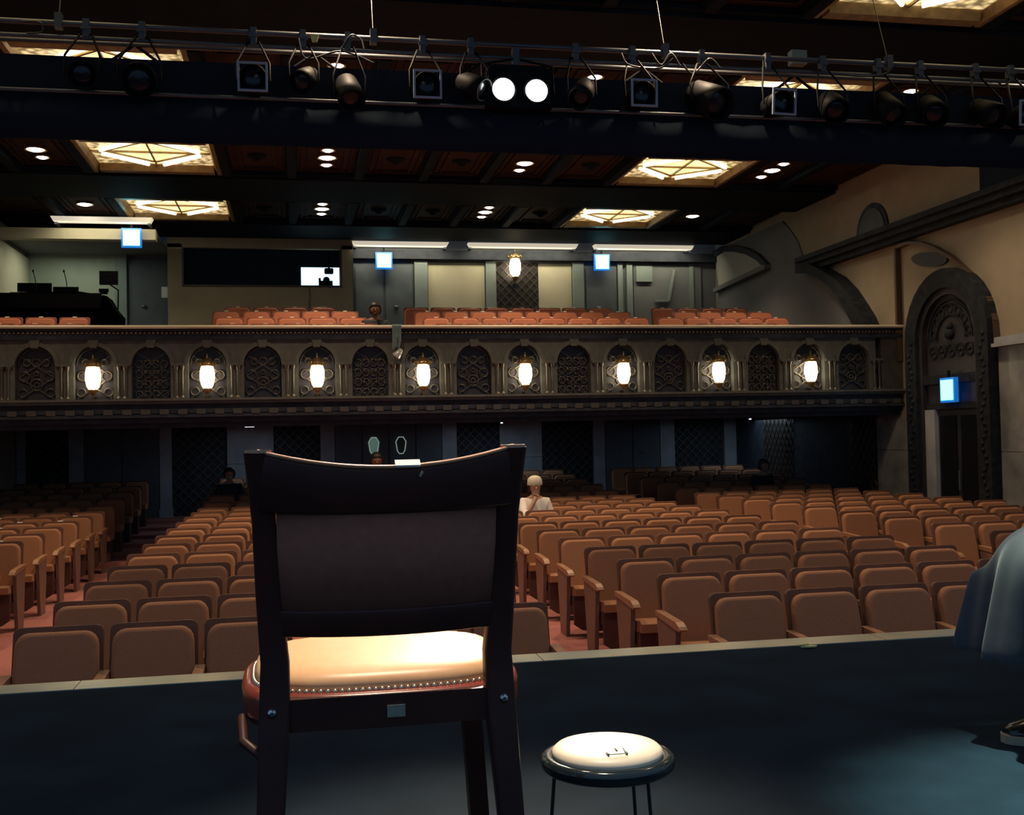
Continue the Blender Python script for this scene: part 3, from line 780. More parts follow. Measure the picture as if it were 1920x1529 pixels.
# lanterns
def lantern(x, y, z, lab, s=1.0, grp='lit lanterns on the balcony arches'):
    t = thing('wall_lantern', lab, 'lantern', (x, y, z), group=grp)
    obj('glass', MB().lathe([(0.055 * s, -0.165 * s), (0.085 * s, -0.12 * s), (0.108 * s, -0.02 * s), (0.105 * s, 0.08 * s), (0.088 * s, 0.15 * s), (0.07 * s, 0.165 * s)], 16), M_LANTERN, t)
    cage = MB()
    for k in range(6):
        a = 2 * PI * k / 6 + 0.3
        cage.tube([((r * math.cos(a)) * s, (r * math.sin(a)) * s, h * s) for r, h in ((0.062, -0.17), (0.09, -0.12), (0.113, -0.02), (0.11, 0.08), (0.092, 0.16))], 0.005 * s, 5)
    obj('cage', cage, M_BRONZE, t)
    cap = MB().lathe([(0.092 * s, 0.16 * s), (0.125 * s, 0.175 * s), (0.12 * s, 0.20 * s), (0.10 * s, 0.225 * s), (0.075 * s, 0.255 * s), (0.03 * s, 0.275 * s), (0.012 * s, 0.285 * s), (0.014 * s, 0.31 * s), (0.004 * s, 0.35 * s)], 16)
    for k in range(8):
        a = 2 * PI * k / 8
        cap.ball((0.122 * s * math.cos(a), 0.122 * s * math.sin(a), 0.205 * s), 0.02 * s, 6, 4)
    obj('cap', cap, M_BRONZE, t)
    obj('base', MB().lathe([(0.062 * s, -0.165 * s), (0.075 * s, -0.185 * s), (0.05 * s, -0.215 * s), (0.03 * s, -0.24 * s), (0.015 * s, -0.25 * s), (0.022 * s, -0.275 * s), (0.004 * s, -0.31 * s)], 12), M_BRONZE, t)
    obj('bracket', MB().box(-0.015 * s, 0.015 * s, 0, 0.14, -0.31 * s, -0.28 * s).tube([(0, 0.02, -0.30 * s), (0, 0.10, -0.34 * s), (0, 0.14, -0.36 * s)], 0.012 * s, 6).prism([(-0.06 * s, -0.37 * s), (0.06 * s, -0.37 * s), (0.03 * s, -0.27 * s), (-0.03 * s, -0.27 * s)], 0.10, 0.14), M_DARK, t)
    return t
for k, x in enumerate(lamp_pos):
    lantern(x, YF - 0.06, 1.885, 'glowing bronze lantern, %s from the arched doorway end of the balcony front' % ORD[len(lamp_pos) - 1 - k])
p = at(1, 24.75, 966, 502)
lantern(p.x, 24.76, p.z, 'glowing bronze lantern hung on the lattice bay of the upper rear wall', 1.25, 'lit lantern on the rear wall')

# ------------------------------------------------------------------ theatre seats
TILT = math.radians(13)
def make_seat(variant, fab, shell):
    """origin: floor point below the top edge of the backrest; the sitter faces -Y (the stage)"""
    t = bpy.data.objects.new('theatre_seat', None); t.empty_display_size = 0.05
    COL.objects.link(t)
    R = Matrix.Translation((0, -0.13, 0.40)) @ Matrix.Rotation(-TILT, 4, 'X')
    sh = MB().prism(rrect(0.476, 0.52, 0.035, 2, 0, 0.255), -0.012, 0.022, bevel=0.008).xf(R)
    obj('back_shell', sh, shell, t)
    def tap(w0, w1, h0, h1, r, n=4):
        pts = rrect(1, 1, 0.16, n)
        out = []
        for u, v in pts:
            f = v + 0.5
            out.append((u * (w0 + (w1 - w0) * f), h0 + (h1 - h0) * f))
        return out
    cu = MB().prism(tap(0.465, 0.434, 0.0, 0.480, 0.06), -0.075, -0.012, bevel=0.03).xf(R)
    obj('back_cushion', cu, fab, t)
    if variant != 'far':
        se = MB().prism([(-0.60, 0.47), (-0.60, 0.405), (-0.14, 0.37), (-0.10, 0.38), (-0.12, 0.44), (-0.55, 0.49)], -0.222, 0.222, plane='yz')
        obj('seat_cushion', se, fab, t)
        sk = MB().prism([(-0.225, 0.41), (0.225, 0.41), (0.225, 0.13), (0.15, 0.08), (0, 0.06), (-0.15, 0.08), (-0.225, 0.13)], -0.565, -0.53)
        sk.box(-0.225, 0.225, -0.53, -0.14, 0.30, 0.395)
        obj('seat_skirt', sk, M_SKIRT, t)
        sides = [-1, 1] if variant == 'both' else ([-1] if variant == 'left' else [1])
        for s in sides:
            xx = s * 0.255
            obj('armrest', MB().prism([(-0.58, 0.62), (-0.60, 0.60), (-0.58, 0.585), (-0.10, 0.625), (-0.10, 0.66), (-0.52, 0.642)], xx - 0.028, xx + 0.028, plane='yz'), M_ARM, t)
            obj('side_panel', MB().prism([(-0.50, 0.59), (-0.42, 0.0), (-0.20, 0.0), (-0.10, 0.63)], xx - 0.018, xx + 0.018, plane='yz'), M_PANEL, t)
    else:
        obj('seat_cushion', MB().box(-0.225, 0.225, -0.55, -0.13, 0.36, 0.46), fab, t)
        obj('pedestal', MB().box(-0.2, 0.2, -0.40, -0.16, 0.0, 0.36), M_SKIRT, t)
    pl = MB().box(-0.032, 0.032, -0.018, 0.024, 0.506, 0.523).xf(R)
    obj('number_plate', pl, M_PLATE, t)
    # recline: bring the top edge to the origin's y
    top = R @ Vector((0, 0, 0.515))
    for c in t.children:
        c.location = (0, -top.y, 0)
    return t
proto = {k: make_seat(k, M_FABRIC, M_SHELL) for k in ('left', 'right', 'both', 'far')}
proto['balc'] = make_seat('far', M_FABRIC2, M_SHELL2)
used = set()
def strip_plate(root):
    for c in list(root.children):
        if c.name.startswith('number_plate'): bpy.data.objects.remove(c)
def seat(kind, x, y, z, label, group, rz=0.0):
    if kind in used: s = copy_tree(proto[kind])
    else: s = proto[kind]; used.add(kind)
    s.location = (x, y, z); s.rotation_euler = (0, 0, rz)
    tag(s, label, 'theatre seat', group)
    return s
def inview(x, y, z, mar=60):
    v = ROT.transposed() @ (Vector((x, y, z)) - EYE)
    if v.z > -0.1: return False
    px = CX - F * v.x / v.z; py = CY + F * v.y / v.z
    return -mar < px < 1920 + mar and -mar < py < 1529 + mar
PITCH = 0.51
def pix(x, y, z):
    v = ROT.transposed() @ (Vector((x, y, z)) - EYE)
    return CX - F * v.x / v.z, CY + F * v.y / v.z
def behind_chair(x, y, z):
    a = pix(x - 0.26, y, z + 0.9); b = pix(x + 0.26, y, z + 0.9)
    return a[0] > 505 and b[0] < 925 and 890 < a[1]
def rowy(k): return 6.50 + 1.01 * k
NR = 17
SKIP = {('cr', 10), ('cl', 10)}
plan = {'cl': (-1.325, 6, 'centre aisle, sound-desk half'), 'cr': (2.735, 6, 'centre aisle, arched-door half'),
        'r': (6.79, 6, 'aisle, block by arched doorway'), 'l': (-5.19, 5, 'aisle, block below sound desk')}
nseat = 0
PLATES = []
for key, (x0, n, lab) in plan.items():
    for k in range(0, NR):
        y = rowy(k); z = floor_z(y)
        if key in ('r',) and k < 3: continue
        if key == 'l' and k < 2: continue
        for j in range(n):
            x = x0 + PITCH * j
            if not inview(x, y, z + 0.7, 80): continue
            if behind_chair(x, y, z): continue
            if key in ('cl', 'r'): kind = 'left' if j else 'left'
            kind = 'left' if (j < n - 1) else 'both'
            if key in ('l',): kind = 'right' if j else 'both'
            if k > 11: kind = 'far'
            frm = {'cl': n - 1 - j, 'cr': j, 'r': j, 'l': n - 1 - j}[key]
            s = seat(kind, x, y, z, 'brown stalls seat in %s row from stage, %s from %s' % (ORD[k], ORD[frm], lab), 'stalls seats, ' + lab)
            nseat += 1
            if random.random() < 0.45: strip_plate(s)
BP = {0: [(-5.2, -2.95), (-1.25, 1.4), (2.2, 5.9), (6.7, 8.5)], 1: [(-5.3, -2.8), (-1.35, 1.5), (2.1, 6.4), (6.3, 9.0)], 2: [(-1.45, 1.2), (2.05, 6.3), (6.9, 9.1)], 3: [(-1.3, 1.1), (1.95, 6.2), (6.8, 9.2)]}
for k, (y, z) in enumerate(BROWS):
    for bi, (a, b) in enumerate(BP[k]):
        n = int((b - a) / PITCH)
        for j in range(n):
            seat('balc', a + 0.25 + PITCH * j, y, z - 0.905, 'red-brown balcony seat, %s row from rail, %s block, %s from sound desk end' % (ORD[k], ORD[bi], ORD[j]), 'balcony seats')
            nseat += 1
print('seats', nseat)
for k in proto:
    if k not in used:
        for c in list(proto[k].children): bpy.data.objects.remove(c)
        bpy.data.objects.remove(proto[k])

# ------------------------------------------------------------------ lighting truss and masking border
YT = 9.8
t = thing('lighting_truss', 'dark steel lighting truss spanning the hall above the front seats', 'truss', (2.15, YT, 3.9))
def P(mb, m=M_PIPE, nm='pipe'): return obj(nm, mb, m, t, world=True)
P(MB().tube([(XL, YT, 4.52), (XR, YT, 4.52)], 0.024, 10))
P(MB().tube([(XL, YT, 4.40), (XR, YT, 4.40)], 0.02, 10))
P(MB().tube([(XL, YT + 0.45, 4.52), (XR, YT + 0.45, 4.52)], 0.024, 10))
P(MB().tube([(XL, YT - 0.03, 3.925), (XR, YT - 0.03, 3.925)], 0.018, 10))
P(MB().tube([(XL, YT + 0.45, 3.925), (XR, YT + 0.45, 3.925)], 0.018, 10))
x = XL + 0.3; k = 0
while x < XR - 0.9:
    obj('brace', MB().tube([(x, YT + 0.45, 4.52 if k % 2 else 3.93), (x + 0.8, YT + 0.45, 3.93 if k % 2 else 4.52)], 0.014, 6), M_BLACK, t, world=True)
    x += 0.8; k += 1
for px, py in ((110, 5), (1247, 62), (1666, 78), (700, 30)):
    p = at(1, YT, px, py + 40)
    obj('hanger_wire', MB().tube([(p.x, YT, 4.52), (p.x, YT + 0.3, 5.38)], 0.005, 6), M_CABLE, t, world=True)
    obj('hanger_clamp', MB().box(p.x - 0.03, p.x + 0.03, YT - 0.04, YT + 0.04, 4.47, 4.60), M_PIPE, t, world=True)
# black border cloth below the truss, gently folded
m = MB(); n = 160
top = []; bot = []
for i in range(n + 1):
    x = XL + (XR - XL) * i / n
    dy = 0.012 * math.sin(i * 1.7) + 0.008 * math.sin(i * 0.63)
    top.append((x, YT - 0.02 + dy * 0.3, 3.91)); bot.append((x, YT - 0.02 + dy, 3.515))
vs = top + bot + [(a[0], a[1] + 0.02, a[2]) for a in top] + [(a[0], a[1] + 0.02, a[2]) for a in bot]
N = n + 1; fs = []
for i in range(n):
    fs += [(i, i + 1, N + i + 1, N + i), (2 * N + i, 3 * N + i, 3 * N + i + 1, 2 * N + i + 1), (i, 2 * N + i, 2 * N + i + 1, i + 1), (N + i, N + i + 1, 3 * N + i + 1, 3 * N + i)]
m.add(vs, fs, True)
m2 = MB().box(XL, XR, YT + 0.035, YT + 0.05, 3.62, 4.25)
tag(obj('masking_border', m2, M_CLOTH), 'taller black masking cloth behind the stage lamps on the truss', 'stage cloth')
bc = tag(obj('masking_border', m, M_CLOTH), 'long black masking cloth hanging below the lighting truss', 'stage cloth')

def par_can(x, z, lab, frame=True, tilt=22, yaw=0, s=1.0, y=None, lens=M_LENS):
    y = YT - 0.22 if y is None else y
    t = thing('stage_light', lab, 'stage light', (x, y, z), group='stage lights on the truss')
    R = Matrix.Rotation(math.radians(yaw), 4, 'Z') @ Matrix.Rotation(math.radians(tilt), 4, 'X')
    obj('can', MB().lathe([(0.07 * s, 0.20 * s), (0.10 * s, 0.17 * s), (0.115 * s, 0.02 * s), (0.118 * s, -0.12 * s), (0.106 * s, -0.12 * s), (0.104 * s, -0.05 * s)], 18, axis='y').xf(R), M_BLACK, t)
    obj('lens', MB().lathe([(0.104 * s, -0.05 * s), (0.09 * s, -0.07 * s), (0.05 * s, -0.082 * s), (0.001, -0.086 * s)], 18, axis='y').xf(R), lens, t)
    if frame:
        f = MB(); q = 0.125 * s; w = 0.018
        f.box(-q, q, -0.145 * s, -0.125 * s, q - w, q).box(-q, q, -0.145 * s, -0.125 * s, -q, -q + w).box(-q, -q + w, -0.145 * s, -0.125 * s, -q + w, q - w).box(q - w, q, -0.145 * s, -0.125 * s, -q + w, q - w)
        obj('gel_frame', f.xf(R), M_FRAME, t)
    h = 4.52 - z
    yk = MB().tube([(-0.14 * s, 0, 0), (-0.14 * s, 0.02, 0.16), (-0.05, 0.19, max(0.2, h - 0.10)), (0.05, 0.19, max(0.2, h - 0.10)), (0.14 * s, 0.02, 0.16), (0.14 * s, 0, 0)], 0.010, 6)
    obj('yoke', yk, M_BLACK, t)
    obj('clamp', MB().box(-0.025, 0.025, 0.17, 0.25, h - 0.12, h + 0.035).box(-0.04, 0.04, 0.155, 0.17, h - 0.06, h - 0.03), M_PIPE, t)
    return t
def wx(px, py=160): return at(1, YT - 0.2, px, py).x
for px, z, lab, fr, tl, yw, s in (
    (155, 4.02, 'black stage lamp at the far end of the truss before the lit skylight', False, 20, 10, 1.0),
    (262, 3.99, 'larger black stage lamp beside the end lamp of the truss', False, 22, 5, 1.25),
    (475, 4.02, 'black stage lamp with pale square frame next to the bare bulbous lamps', True, 4, 0, 1.0),
    (570, 4.04, 'small black stage lamp between the first two framed lamps', False, 30, -25, 0.9),
    (655, 3.94, 'black stage lamp tipped down beneath the bright pipe stretch', False, 48, 12, 1.0),
    (798, 4.02, 'black stage lamp with pale square frame nearest the lit twin lamp', True, 4, 0, 1.0),
    (890, 4.05, 'black stage lamp turned sideways close to the lit twin lamp', False, 28, 50, 0.9),
    (1090, 4.02, 'black stage lamp hung just past the lit twin lamp', False, 40, -30, 0.95),
    (1198, 4.02, 'black stage lamp with square frame and crossed wires beneath it', True, 3, 0, 1.0),
    (1330, 4.01, 'bulky black stage lamp beside the tangle of cables', False, 30, 20, 1.35),
    (1455, 4.00, 'dim framed stage lamp under the skylight glow', True, 6, 4, 0.98),
    (1560, 3.99, 'black stage lamp just past the skylight glow', False, 35, -10, 1.1),
    (1665, 3.98, 'black stage lamp below the suspension wire', False, 45, 8, 1.1),
    (1745, 3.99, 'black stage lamp past the suspension wire', False, 35, -15, 1.1),
    (1850, 3.99, 'black stage lamp before the framed lamp at the arched-door end', False, 30, 12, 1.1),
    (1917, 3.99, 'framed stage lamp at the arched-door end of the truss', True, 5, -8, 1.0)):
    par_can(wx(px), z, lab, fr, tl, yw, s)
# the lit twin lamp
xa, xb = at(1, YT - 0.25, 945, 166), at(1, YT - 0.25, 1007, 169)
xc = (xa.x + xb.x) / 2; zc = (xa.z + xb.z) / 2
t = thing('twin_stage_lamp', 'twin stage lamp with two blazing white lenses', 'stage light', (xc, YT - 0.15, zc))
obj('housing', MB().box(-0.30, 0.30, -0.06, 0.10, -0.15, 0.17).prism([(-0.30, 0.17), (0.30, 0.17), (0.24, 0.24), (-0.24, 0.24)], -0.05, 0.08), M_BLACK, t)
hx = (xb.x - xa.x) / 2
for s in (-1, 1):
    obj('lens', MB().lathe([(0.10, -0.06), (0.098, -0.09), (0.06, -0.108), (0.001, -0.115)], 24, (s * hx, 0, 0), axis='y'), M_LAMPON, t)
    obj('lens_ring', MB().lathe([(0.102, -0.06), (0.120, -0.06), (0.118, -0.085), (0.102, -0.085), (0.102, -0.06)], 24, (s * hx, 0, 0), axis='y'), M_BLACK, t)
    spot('twin_lamp_beam', (xc + s * hx, YT - 0.28, zc - 0.02), (0.38 + s * 0.20, 2.1, 0.52), 1700, (1.0, 0.82, 0.62), 14.5, 0.7, 0.09, t)
obj('yoke', MB().tube([(-0.33, 0, 0.0), (-0.33, 0.03, 0.26), (0, 0.08, 0.34), (0.33, 0.03, 0.26), (0.33, 0, 0.0)], 0.012, 6), M_BLACK, t)
obj('clamp', MB().box(-0.03, 0.03, 0.06, 0.14, 0.28, 0.44), M_PIPE, t)
# loose cables looped on the truss
cabs = [((560, 72), (575, 110), (640, 96), (700, 118)), ((1165, 100), (1180, 122), (1235, 128), (1262, 110)), ((1222, 100), (1240, 122), (1258, 100), (1275, 124)),
        ((1280, 120), (1300, 138), (1330, 110), (1350, 128)), ((1585, 140), (1620, 143), (1660, 138), (1680, 120)), ((40, 40), (75, 42), (78, 60), (50, 62)), ((640, 92), (658, 66), (676, 74), (682, 92)), ((1885, 130), (1895, 150), (1880, 160), (1868, 150))]
cl = ['near the yellow tag on the truss', 'drooping at the bright pipe end', 'knotted over the square-framed lamp', 'sagging beside the bulky lamp', 'looped below the suspension wire', 'coiled at the far end before the skylight', 'curled over the bright pipe stretch', 'curled at the arched-door end']
for c, lab in zip(cabs, cl):
    pts = [at(1, YT - 0.06 - 0.02 * (i % 2), a, b) for i, (a, b) in enumerate(c)]
    sm = []
    for i in range(len(pts) - 1):
        p0 = pts[max(0, i - 1)]; p1 = pts[i]; p2 = pts[i + 1]; p3 = pts[min(len(pts) - 1, i + 2)]
        for k in range(6):
            u = k / 6
            sm.append(0.5 * ((2 * p1) + (p2 - p0) * u + (2 * p0 - 5 * p1 + 4 * p2 - p3) * u * u + (3 * p1 - p0 - 3 * p2 + p3) * u ** 3))
    sm.append(pts[-1])
    tag(obj('lamp_cable', MB().tube(sm, 0.009, 6), M_CABLE), 'thin lamp cable ' + lab, 'cable', 'cables looped on the truss')
p = at(1, YT - 0.05, 590, 71)
tag(obj('yellow_tag', MB().prism([(p.x - 0.035, p.z + 0.03), (p.x + 0.035, p.z + 0.03), (p.x + 0.022, p.z - 0.035), (p.x - 0.022, p.z - 0.035)], YT - 0.06, YT - 0.03), M_YTAPE), 'small yellow tag taped on the truss pipe', 'tag')
p = at(1, YT + 0.3, 1495, 104)
tag(obj('junction_box', MB().box(p.x - 0.08, p.x + 0.08, YT + 0.25, YT + 0.35, p.z - 0.10, p.z + 0.04), M_TEAL), 'small grey box standing on the truss pipe', 'box')
# speaker drape standing on the cornice
tag(obj('black_drape', MB().prism([(12.6, 4.33), (14.15, 4.33), (14.13, 5.36), (12.6, 5.36)], XR - 0.26, XR - 0.16, plane='yz'), M_CLOTH), 'black masking panel standing on the side wall cornice', 'panel')
# cloth over the balcony rail, with a shiny bag below
m = MB()
vs = []; fs = []
a = at(1, YF - 0.12, 735, 612).x; b = at(1, YF - 0.12, 752, 612).x
prof = [(YF + 0.1, 2.665), (YF - 0.11, 2.665), (YF - 0.125, 2.60), (YF - 0.125, 2.42), (YF - 0.12, 2.30)]
for (yy, zz) in prof:
    for i in range(7):
        u = i / 6
        vs.append((a + (b - a) * u * (1 if zz > 2.4 else 0.75), yy - 0.012 * math.sin(u * 14), zz - (0.03 * math.sin(u * 9) if zz < 2.35 else 0)))
n0 = len(vs)
vs += [(v[0], v[1] - 0.012, v[2] + 0.0) for v in vs]
for r in range(len(prof) - 1):
    for i in range(6):
        q = (r * 7 + i, r * 7 + i + 1, (r + 1) * 7 + i + 1, (r + 1) * 7 + i)
        fs += [q, tuple(n0 + w for w in q[::-1])]
m.add(vs, fs, True)
tag(obj('hanging_cloth', m, M_SCARF), 'grey-green cloth hung over the balcony rail', 'cloth')
p = at(1, YF - 0.12, 746, 664)
t = thing('clip_lamp', 'small shiny clip lamp dangling below the grey-green cloth', 'lamp', (p.x, YF - 0.14, p.z))
obj('head', MB().lathe([(0.03, 0.09), (0.05, 0.03), (0.07, -0.05), (0.06, -0.06)], 10).xf(Matrix.Rotation(0.7, 4, 'Y')), M_FOIL, t)
obj('stem', MB().tube([(0, 0, 0.08), (-0.01, 0.0, 0.16), (0, 0.0, 0.25)], 0.012, 6), M_PIPE, t)

# ------------------------------------------------------------------ sound desk on the balcony
YD = 21.4
def dz(py, px=100): return at(1, YD, px, py).z
def dx(px): return at(1, YD, px, 560).x
t = thing('sound_desk', 'black sound desk silhouette on the balcony', 'sound desk', (dx(110), YD, 2.62))
obj('cabinet', MB().prism([(dx(-40), 2.62), (dx(222), 2.62), (dx(224), 3.35), (dx(210), 3.52), (dx(200), 3.70), (dx(150), 3.78), (dx(20), 3.76), (dx(-40), 3.5)], YD, YD + 0.7), M_DESK, t, world=True)
obj('control_slope', MB().prism([(YD - 0.15, 3.45), (YD, 3.75), (YD, 3.45)], dx(-30), dx(190), plane='yz'), M_DESK, t, world=True)
for a, b, ztop, lab in ((25, 90, 528, 'wide black monitor back at the left of the sound desk'), (93, 141, 535, 'black monitor back in the middle of the sound desk'), (180, 198, 538, 'small black unit standing on the sound desk')):
    tt = thing('desk_monitor', lab.replace('at the left', 'next to the wall') , 'monitor', (dx((a + b) / 2), YD + 0.3, 3.782))
    w = (dx(b) - dx(a)) / 2; h = dz(ztop) - 3.77
    obj('housing', MB().box(-w, w, 0, 0.05, 0.03, h), M_BLACK, tt)
    obj('stand', MB().box(-0.06, 0.06, 0.0, 0.12, 0.0, 0.03), M_BLACK, tt)
tt = thing('arm_monitor', 'black monitor on a bent arm over the sound desk', 'monitor', (dx(214), YD + 0.5, 3.5))
obj('housing', MB().box(dx(179), dx(214), YD + 0.42, YD + 0.5, dz(527), dz(501)), M_BLACK, tt, world=True)
obj('arm', MB().tube([(dx(195), YD + 0.5, dz(524)), (dx(214), YD + 0.5, dz(537)), (dx(213), YD + 0.5, 3.5)], 0.015, 6), M_BLACK, tt, world=True)
for k, px in enumerate((66, 124)):
    tt = thing('gooseneck_microphone', 'thin gooseneck microphone on the sound desk, %s' % ('behind the wide monitor' if k == 0 else 'behind the middle monitor'), 'microphone', (dx(px), YD + 0.1, 3.77))
    obj('neck', MB().tube([(0, 0, 0), (-0.01, 0, 0.2), (-0.05, 0, 0.38)], 0.008, 6), M_BLACK, tt)
    obj('capsule', MB().ball((-0.055, 0, 0.40), 0.018, 8, 5, (1, 1, 1.6)), M_BLACK, tt)

# ------------------------------------------------------------------ foreground chair
CHX, CHY = 0.157, 2.05
def make_wood_chair(name, label, loc, rz=0.0):
    t = thing(name, label, 'chair', loc, rz)
    def post(s):
        # centre line: foot, seat, top; the back leans towards the camera
        pts = [(-0.075, 0.0, 0.228), (-0.045, 0.20, 0.217), (-0.012, 0.40, 0.207), (0.0, 0.50, 0.205), (-0.02, 0.62, 0.214), (-0.05, 0.76, 0.220), (-0.085, 0.882, 0.227)]
        wid = [0.040, 0.048, 0.056, 0.052, 0.046, 0.042, 0.050]
        dep = [0.034, 0.040, 0.046, 0.044, 0.038, 0.034, 0.030]
        m = MB(); vs = []; fs = []
        for (y, z, xx), w, d in zip(pts, wid, dep):
            for (i, j) in rrect(w, d, 0.009, 2):
                vs.append((s * xx + i, y + j, z))
        n = len(rrect(1, 1, 0.1, 2))
        for a in range(len(pts) - 1):
            for k in range(n):
                l = (k + 1) % n
                fs.append((a * n + k, a * n + l, (a + 1) * n + l, (a + 1) * n + k))
        m.add(vs, fs, True); m.add(vs[:n], [tuple(range(n))]); m.add(vs[-n:], [tuple(range(n))])
        return m
    for s in (-1, 1): obj('back_post', post(s), M_CHAIRW, t)
    def rail(zf0, zf1, half, y_off, th, sag, n=16, bow=0.045):
        """curved back member between the posts: bottom and top heights as functions of u in -1..1"""
        m = MB(); vs = []; fs = []
        for i in range(n + 1):
            u = -1 + 2 * i / n
            x = u * half
            for zz in (zf0(u), zf1(u)):
                y = y_off(zz) - bow * (1 - u * u)
                vs += [(x, y - th / 2, zz), (x, y + th / 2, zz)]
        for i in range(n):
            a = 4 * i; b = 4 * (i + 1)
            fs += [(a, b, b + 2, a + 2), (a + 1, a + 3, b + 3, b + 1), (a + 2, b + 2, b + 3, a + 3), (a, a + 1, b + 1, b)]
        m.add(vs, fs, True)
        m.add([vs[0], vs[1], vs[3], vs[2]], [(0, 1, 2, 3)]); m.add([vs[-4], vs[-3], vs[-1], vs[-2]], [(3, 2, 1, 0)])
        return m
    lean = lambda z: -0.085 * max(0, (z - 0.5)) / 0.395
    o = obj('top_rail', rail(lambda u: 0.770 + 0.006 * u * u, lambda u: 0.850 + 0.032 * u * u, 0.228, lean, 0.026, 0), M_CHAIRW, t)
    bv = o.modifiers.new('round', 'BEVEL'); bv.width = 0.006; bv.segments = 2; bv.limit_method = 'ANGLE'
    rl = obj('top_edge_highlight', rail(lambda u: 0.849 + 0.032 * u * u, lambda u: 0.8565 + 0.032 * u * u, 0.228, lean, 0.026, 0), M_CHAIRE, t)  # pale strip painting in the highlight along the top rail
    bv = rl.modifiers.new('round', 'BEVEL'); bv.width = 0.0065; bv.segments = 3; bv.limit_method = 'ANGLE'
    for s in (-1, 1):
        obj('post_highlight', MB().prism(rrect(0.046, 0.028, 0.010, 3), 0.8815, 0.8870, plane='xy', bevel=0.0).xf(Matrix.Translation((s * 0.227, -0.086, 0))), M_CHAIRE, t)  # pale pieces painting in the highlights on the post tops
    obj('back_panel', rail(lambda u: 0.597, lambda u: 0.774, 0.198, lambda z: lean(z) + 0.008, 0.030, 0), M_CHAIRB, t)
    o = obj('lower_rail', rail(lambda u: 0.548, lambda u: 0.598, 0.196, lean, 0.026, 0), M_CHAIRW, t)
    bv = o.modifiers.new('round', 'BEVEL'); bv.width = 0.005; bv.segments = 2; bv.limit_method = 'ANGLE'
    # seat: bent-wood ring, cushion with a row of nail heads
    def outline(g, n=44):
        pts = []
        for k in range(n):
            a = 2 * PI * k / n
            c, s_ = math.cos(a), math.sin(a)
            e = 3.3
            r = (abs(c) ** e + abs(s_) ** e) ** (-1 / e)
            pts.append(((0.275 + g) * r * c * (1.0 + 0.02 * s_), 0.225 + (0.245 + g) * r * s_))
        return pts
    obj('seat_ring', MB().prism(outline(0.0), 0.437, 0.385, plane='xy', bevel=0.016), M_CHAIRR, t)
    obj('apron', MB().prism(outline(-0.006), 0.405, 0.372, plane='xy'), M_CHAIRW, t)
    m = MB(); vs = []; fs = []
    rings = [(0.0, 0.434), (0.004, 0.446), (0.0, 0.458), (-0.014, 0.468), (-0.05, 0.476), (-0.12, 0.480), (-0.19, 0.481)]
    n = 44
    for g, z in rings:
        vs += [(x, y, z) for x, y in outline(g - 0.030, n)]
    for a in range(len(rings) - 1):
        for k in range(n):
            l = (k + 1) % n
            fs.append((a * n + k, a * n + l, (a + 1) * n + l, (a + 1) * n + k))
    m.add(vs, fs, True); m.add(vs[-n:], [tuple(range(n))])
    cu = obj('seat_cushion', m, M_SEATL, t)
    nl = MB()
    ol = outline(-0.022, 132)
    for (x, y) in ol: nl.ball((x, y, 0.4385), 0.0052, 6, 4)
    o = obj('nail_trim', nl, M_NAIL, cu); o['kind'] = 'stuff'
    obj('rear_apron', MB().box(-0.19, 0.19, -0.022, 0.004, 0.375, 0.434), M_CHAIRW, t)
    for s in (-1, 1):
        obj('leg', MB().bar((s * 0.205, 0.385, 0.40), (s * 0.235, 0.435, 0.0), 0.042, 0.042, up=(0, 1, 0)), M_CHAIRW, t)
        obj('bolt', MB().lathe([(0.009, -0.002), (0.009, -0.006), (0.004, -0.010)], 10, (s * 0.211, -0.030, 0.415), axis='y'), M_CHROME, t)
        if s < 0: obj('knee_brace', MB().tube([(s * 0.27, 0.10, 0.38), (s * 0.265, 0.03, 0.352), (s * 0.235, 0.0, 0.335), (s * 0.22, -0.01, 0.30)], 0.009, 8), M_CHAIRW, t)
    obj('paper_tag', MB().box(-0.005, 0.028, -0.025, -0.022, 0.392, 0.414), M_TAG, t)
    return t
ch = make_wood_chair('wooden_chair', 'dark wooden chair with brown back and glowing tan seat standing on stage', (CHX, CHY, 0))
p = at(1, CHY - 0.10, 750, 876)
obj('tape_scrap', MB().box(-0.022, 0.022, -0.009, 0.009, -0.002, 0.002).xf(Matrix.Translation((0.030, -0.130, 0.8585)) @ Matrix.Rotation(math.radians(32), 4, 'X')), M_TAPE, ch)
obj('tape_scrap', MB().bar((0.050, -0.139, 0.835), (0.056, -0.139, 0.844), 0.006, 0.004), M_TAG, ch)

# ------------------------------------------------------------------ stool
SX, SY, SZ = 0.616, 2.2, 0.232
t = thing('round_stool', 'low round stool with cream padded top and black rim', 'stool', (SX, SY, 0))
obj('rim', MB().lathe([(0.10, SZ - 0.018), (0.130, SZ - 0.018), (0.137, SZ - 0.012), (0.1385, SZ), (0.136, SZ + 0.008), (0.128, SZ + 0.0125), (0.112, SZ + 0.010), (0.10, SZ + 0.006)], 48), M_STOOLR, t)
obj('cushion', MB().lathe([(0.108, SZ + 0.004), (0.1145, SZ + 0.012), (0.1135, SZ + 0.020), (0.106, SZ + 0.027), (0.085, SZ + 0.032), (0.04, SZ + 0.034), (0.001, SZ + 0.0345)], 48), M_STOOLC, t)
for a, rr in ((180, 0.112), (-64, 0.118), (46, 0.108)):
    a = math.radians(a)
    obj('leg', MB().tube([(rr * math.cos(a), rr * math.sin(a), SZ - 0.015), ((rr + 0.02) * math.cos(a), (rr + 0.02) * math.sin(a), 0.0)], 0.0038, 8), M_STOOLR, t)
lz = SZ + 0.0345
lg = MB()
def Lp(px, py): return at(2, lz, px, py)
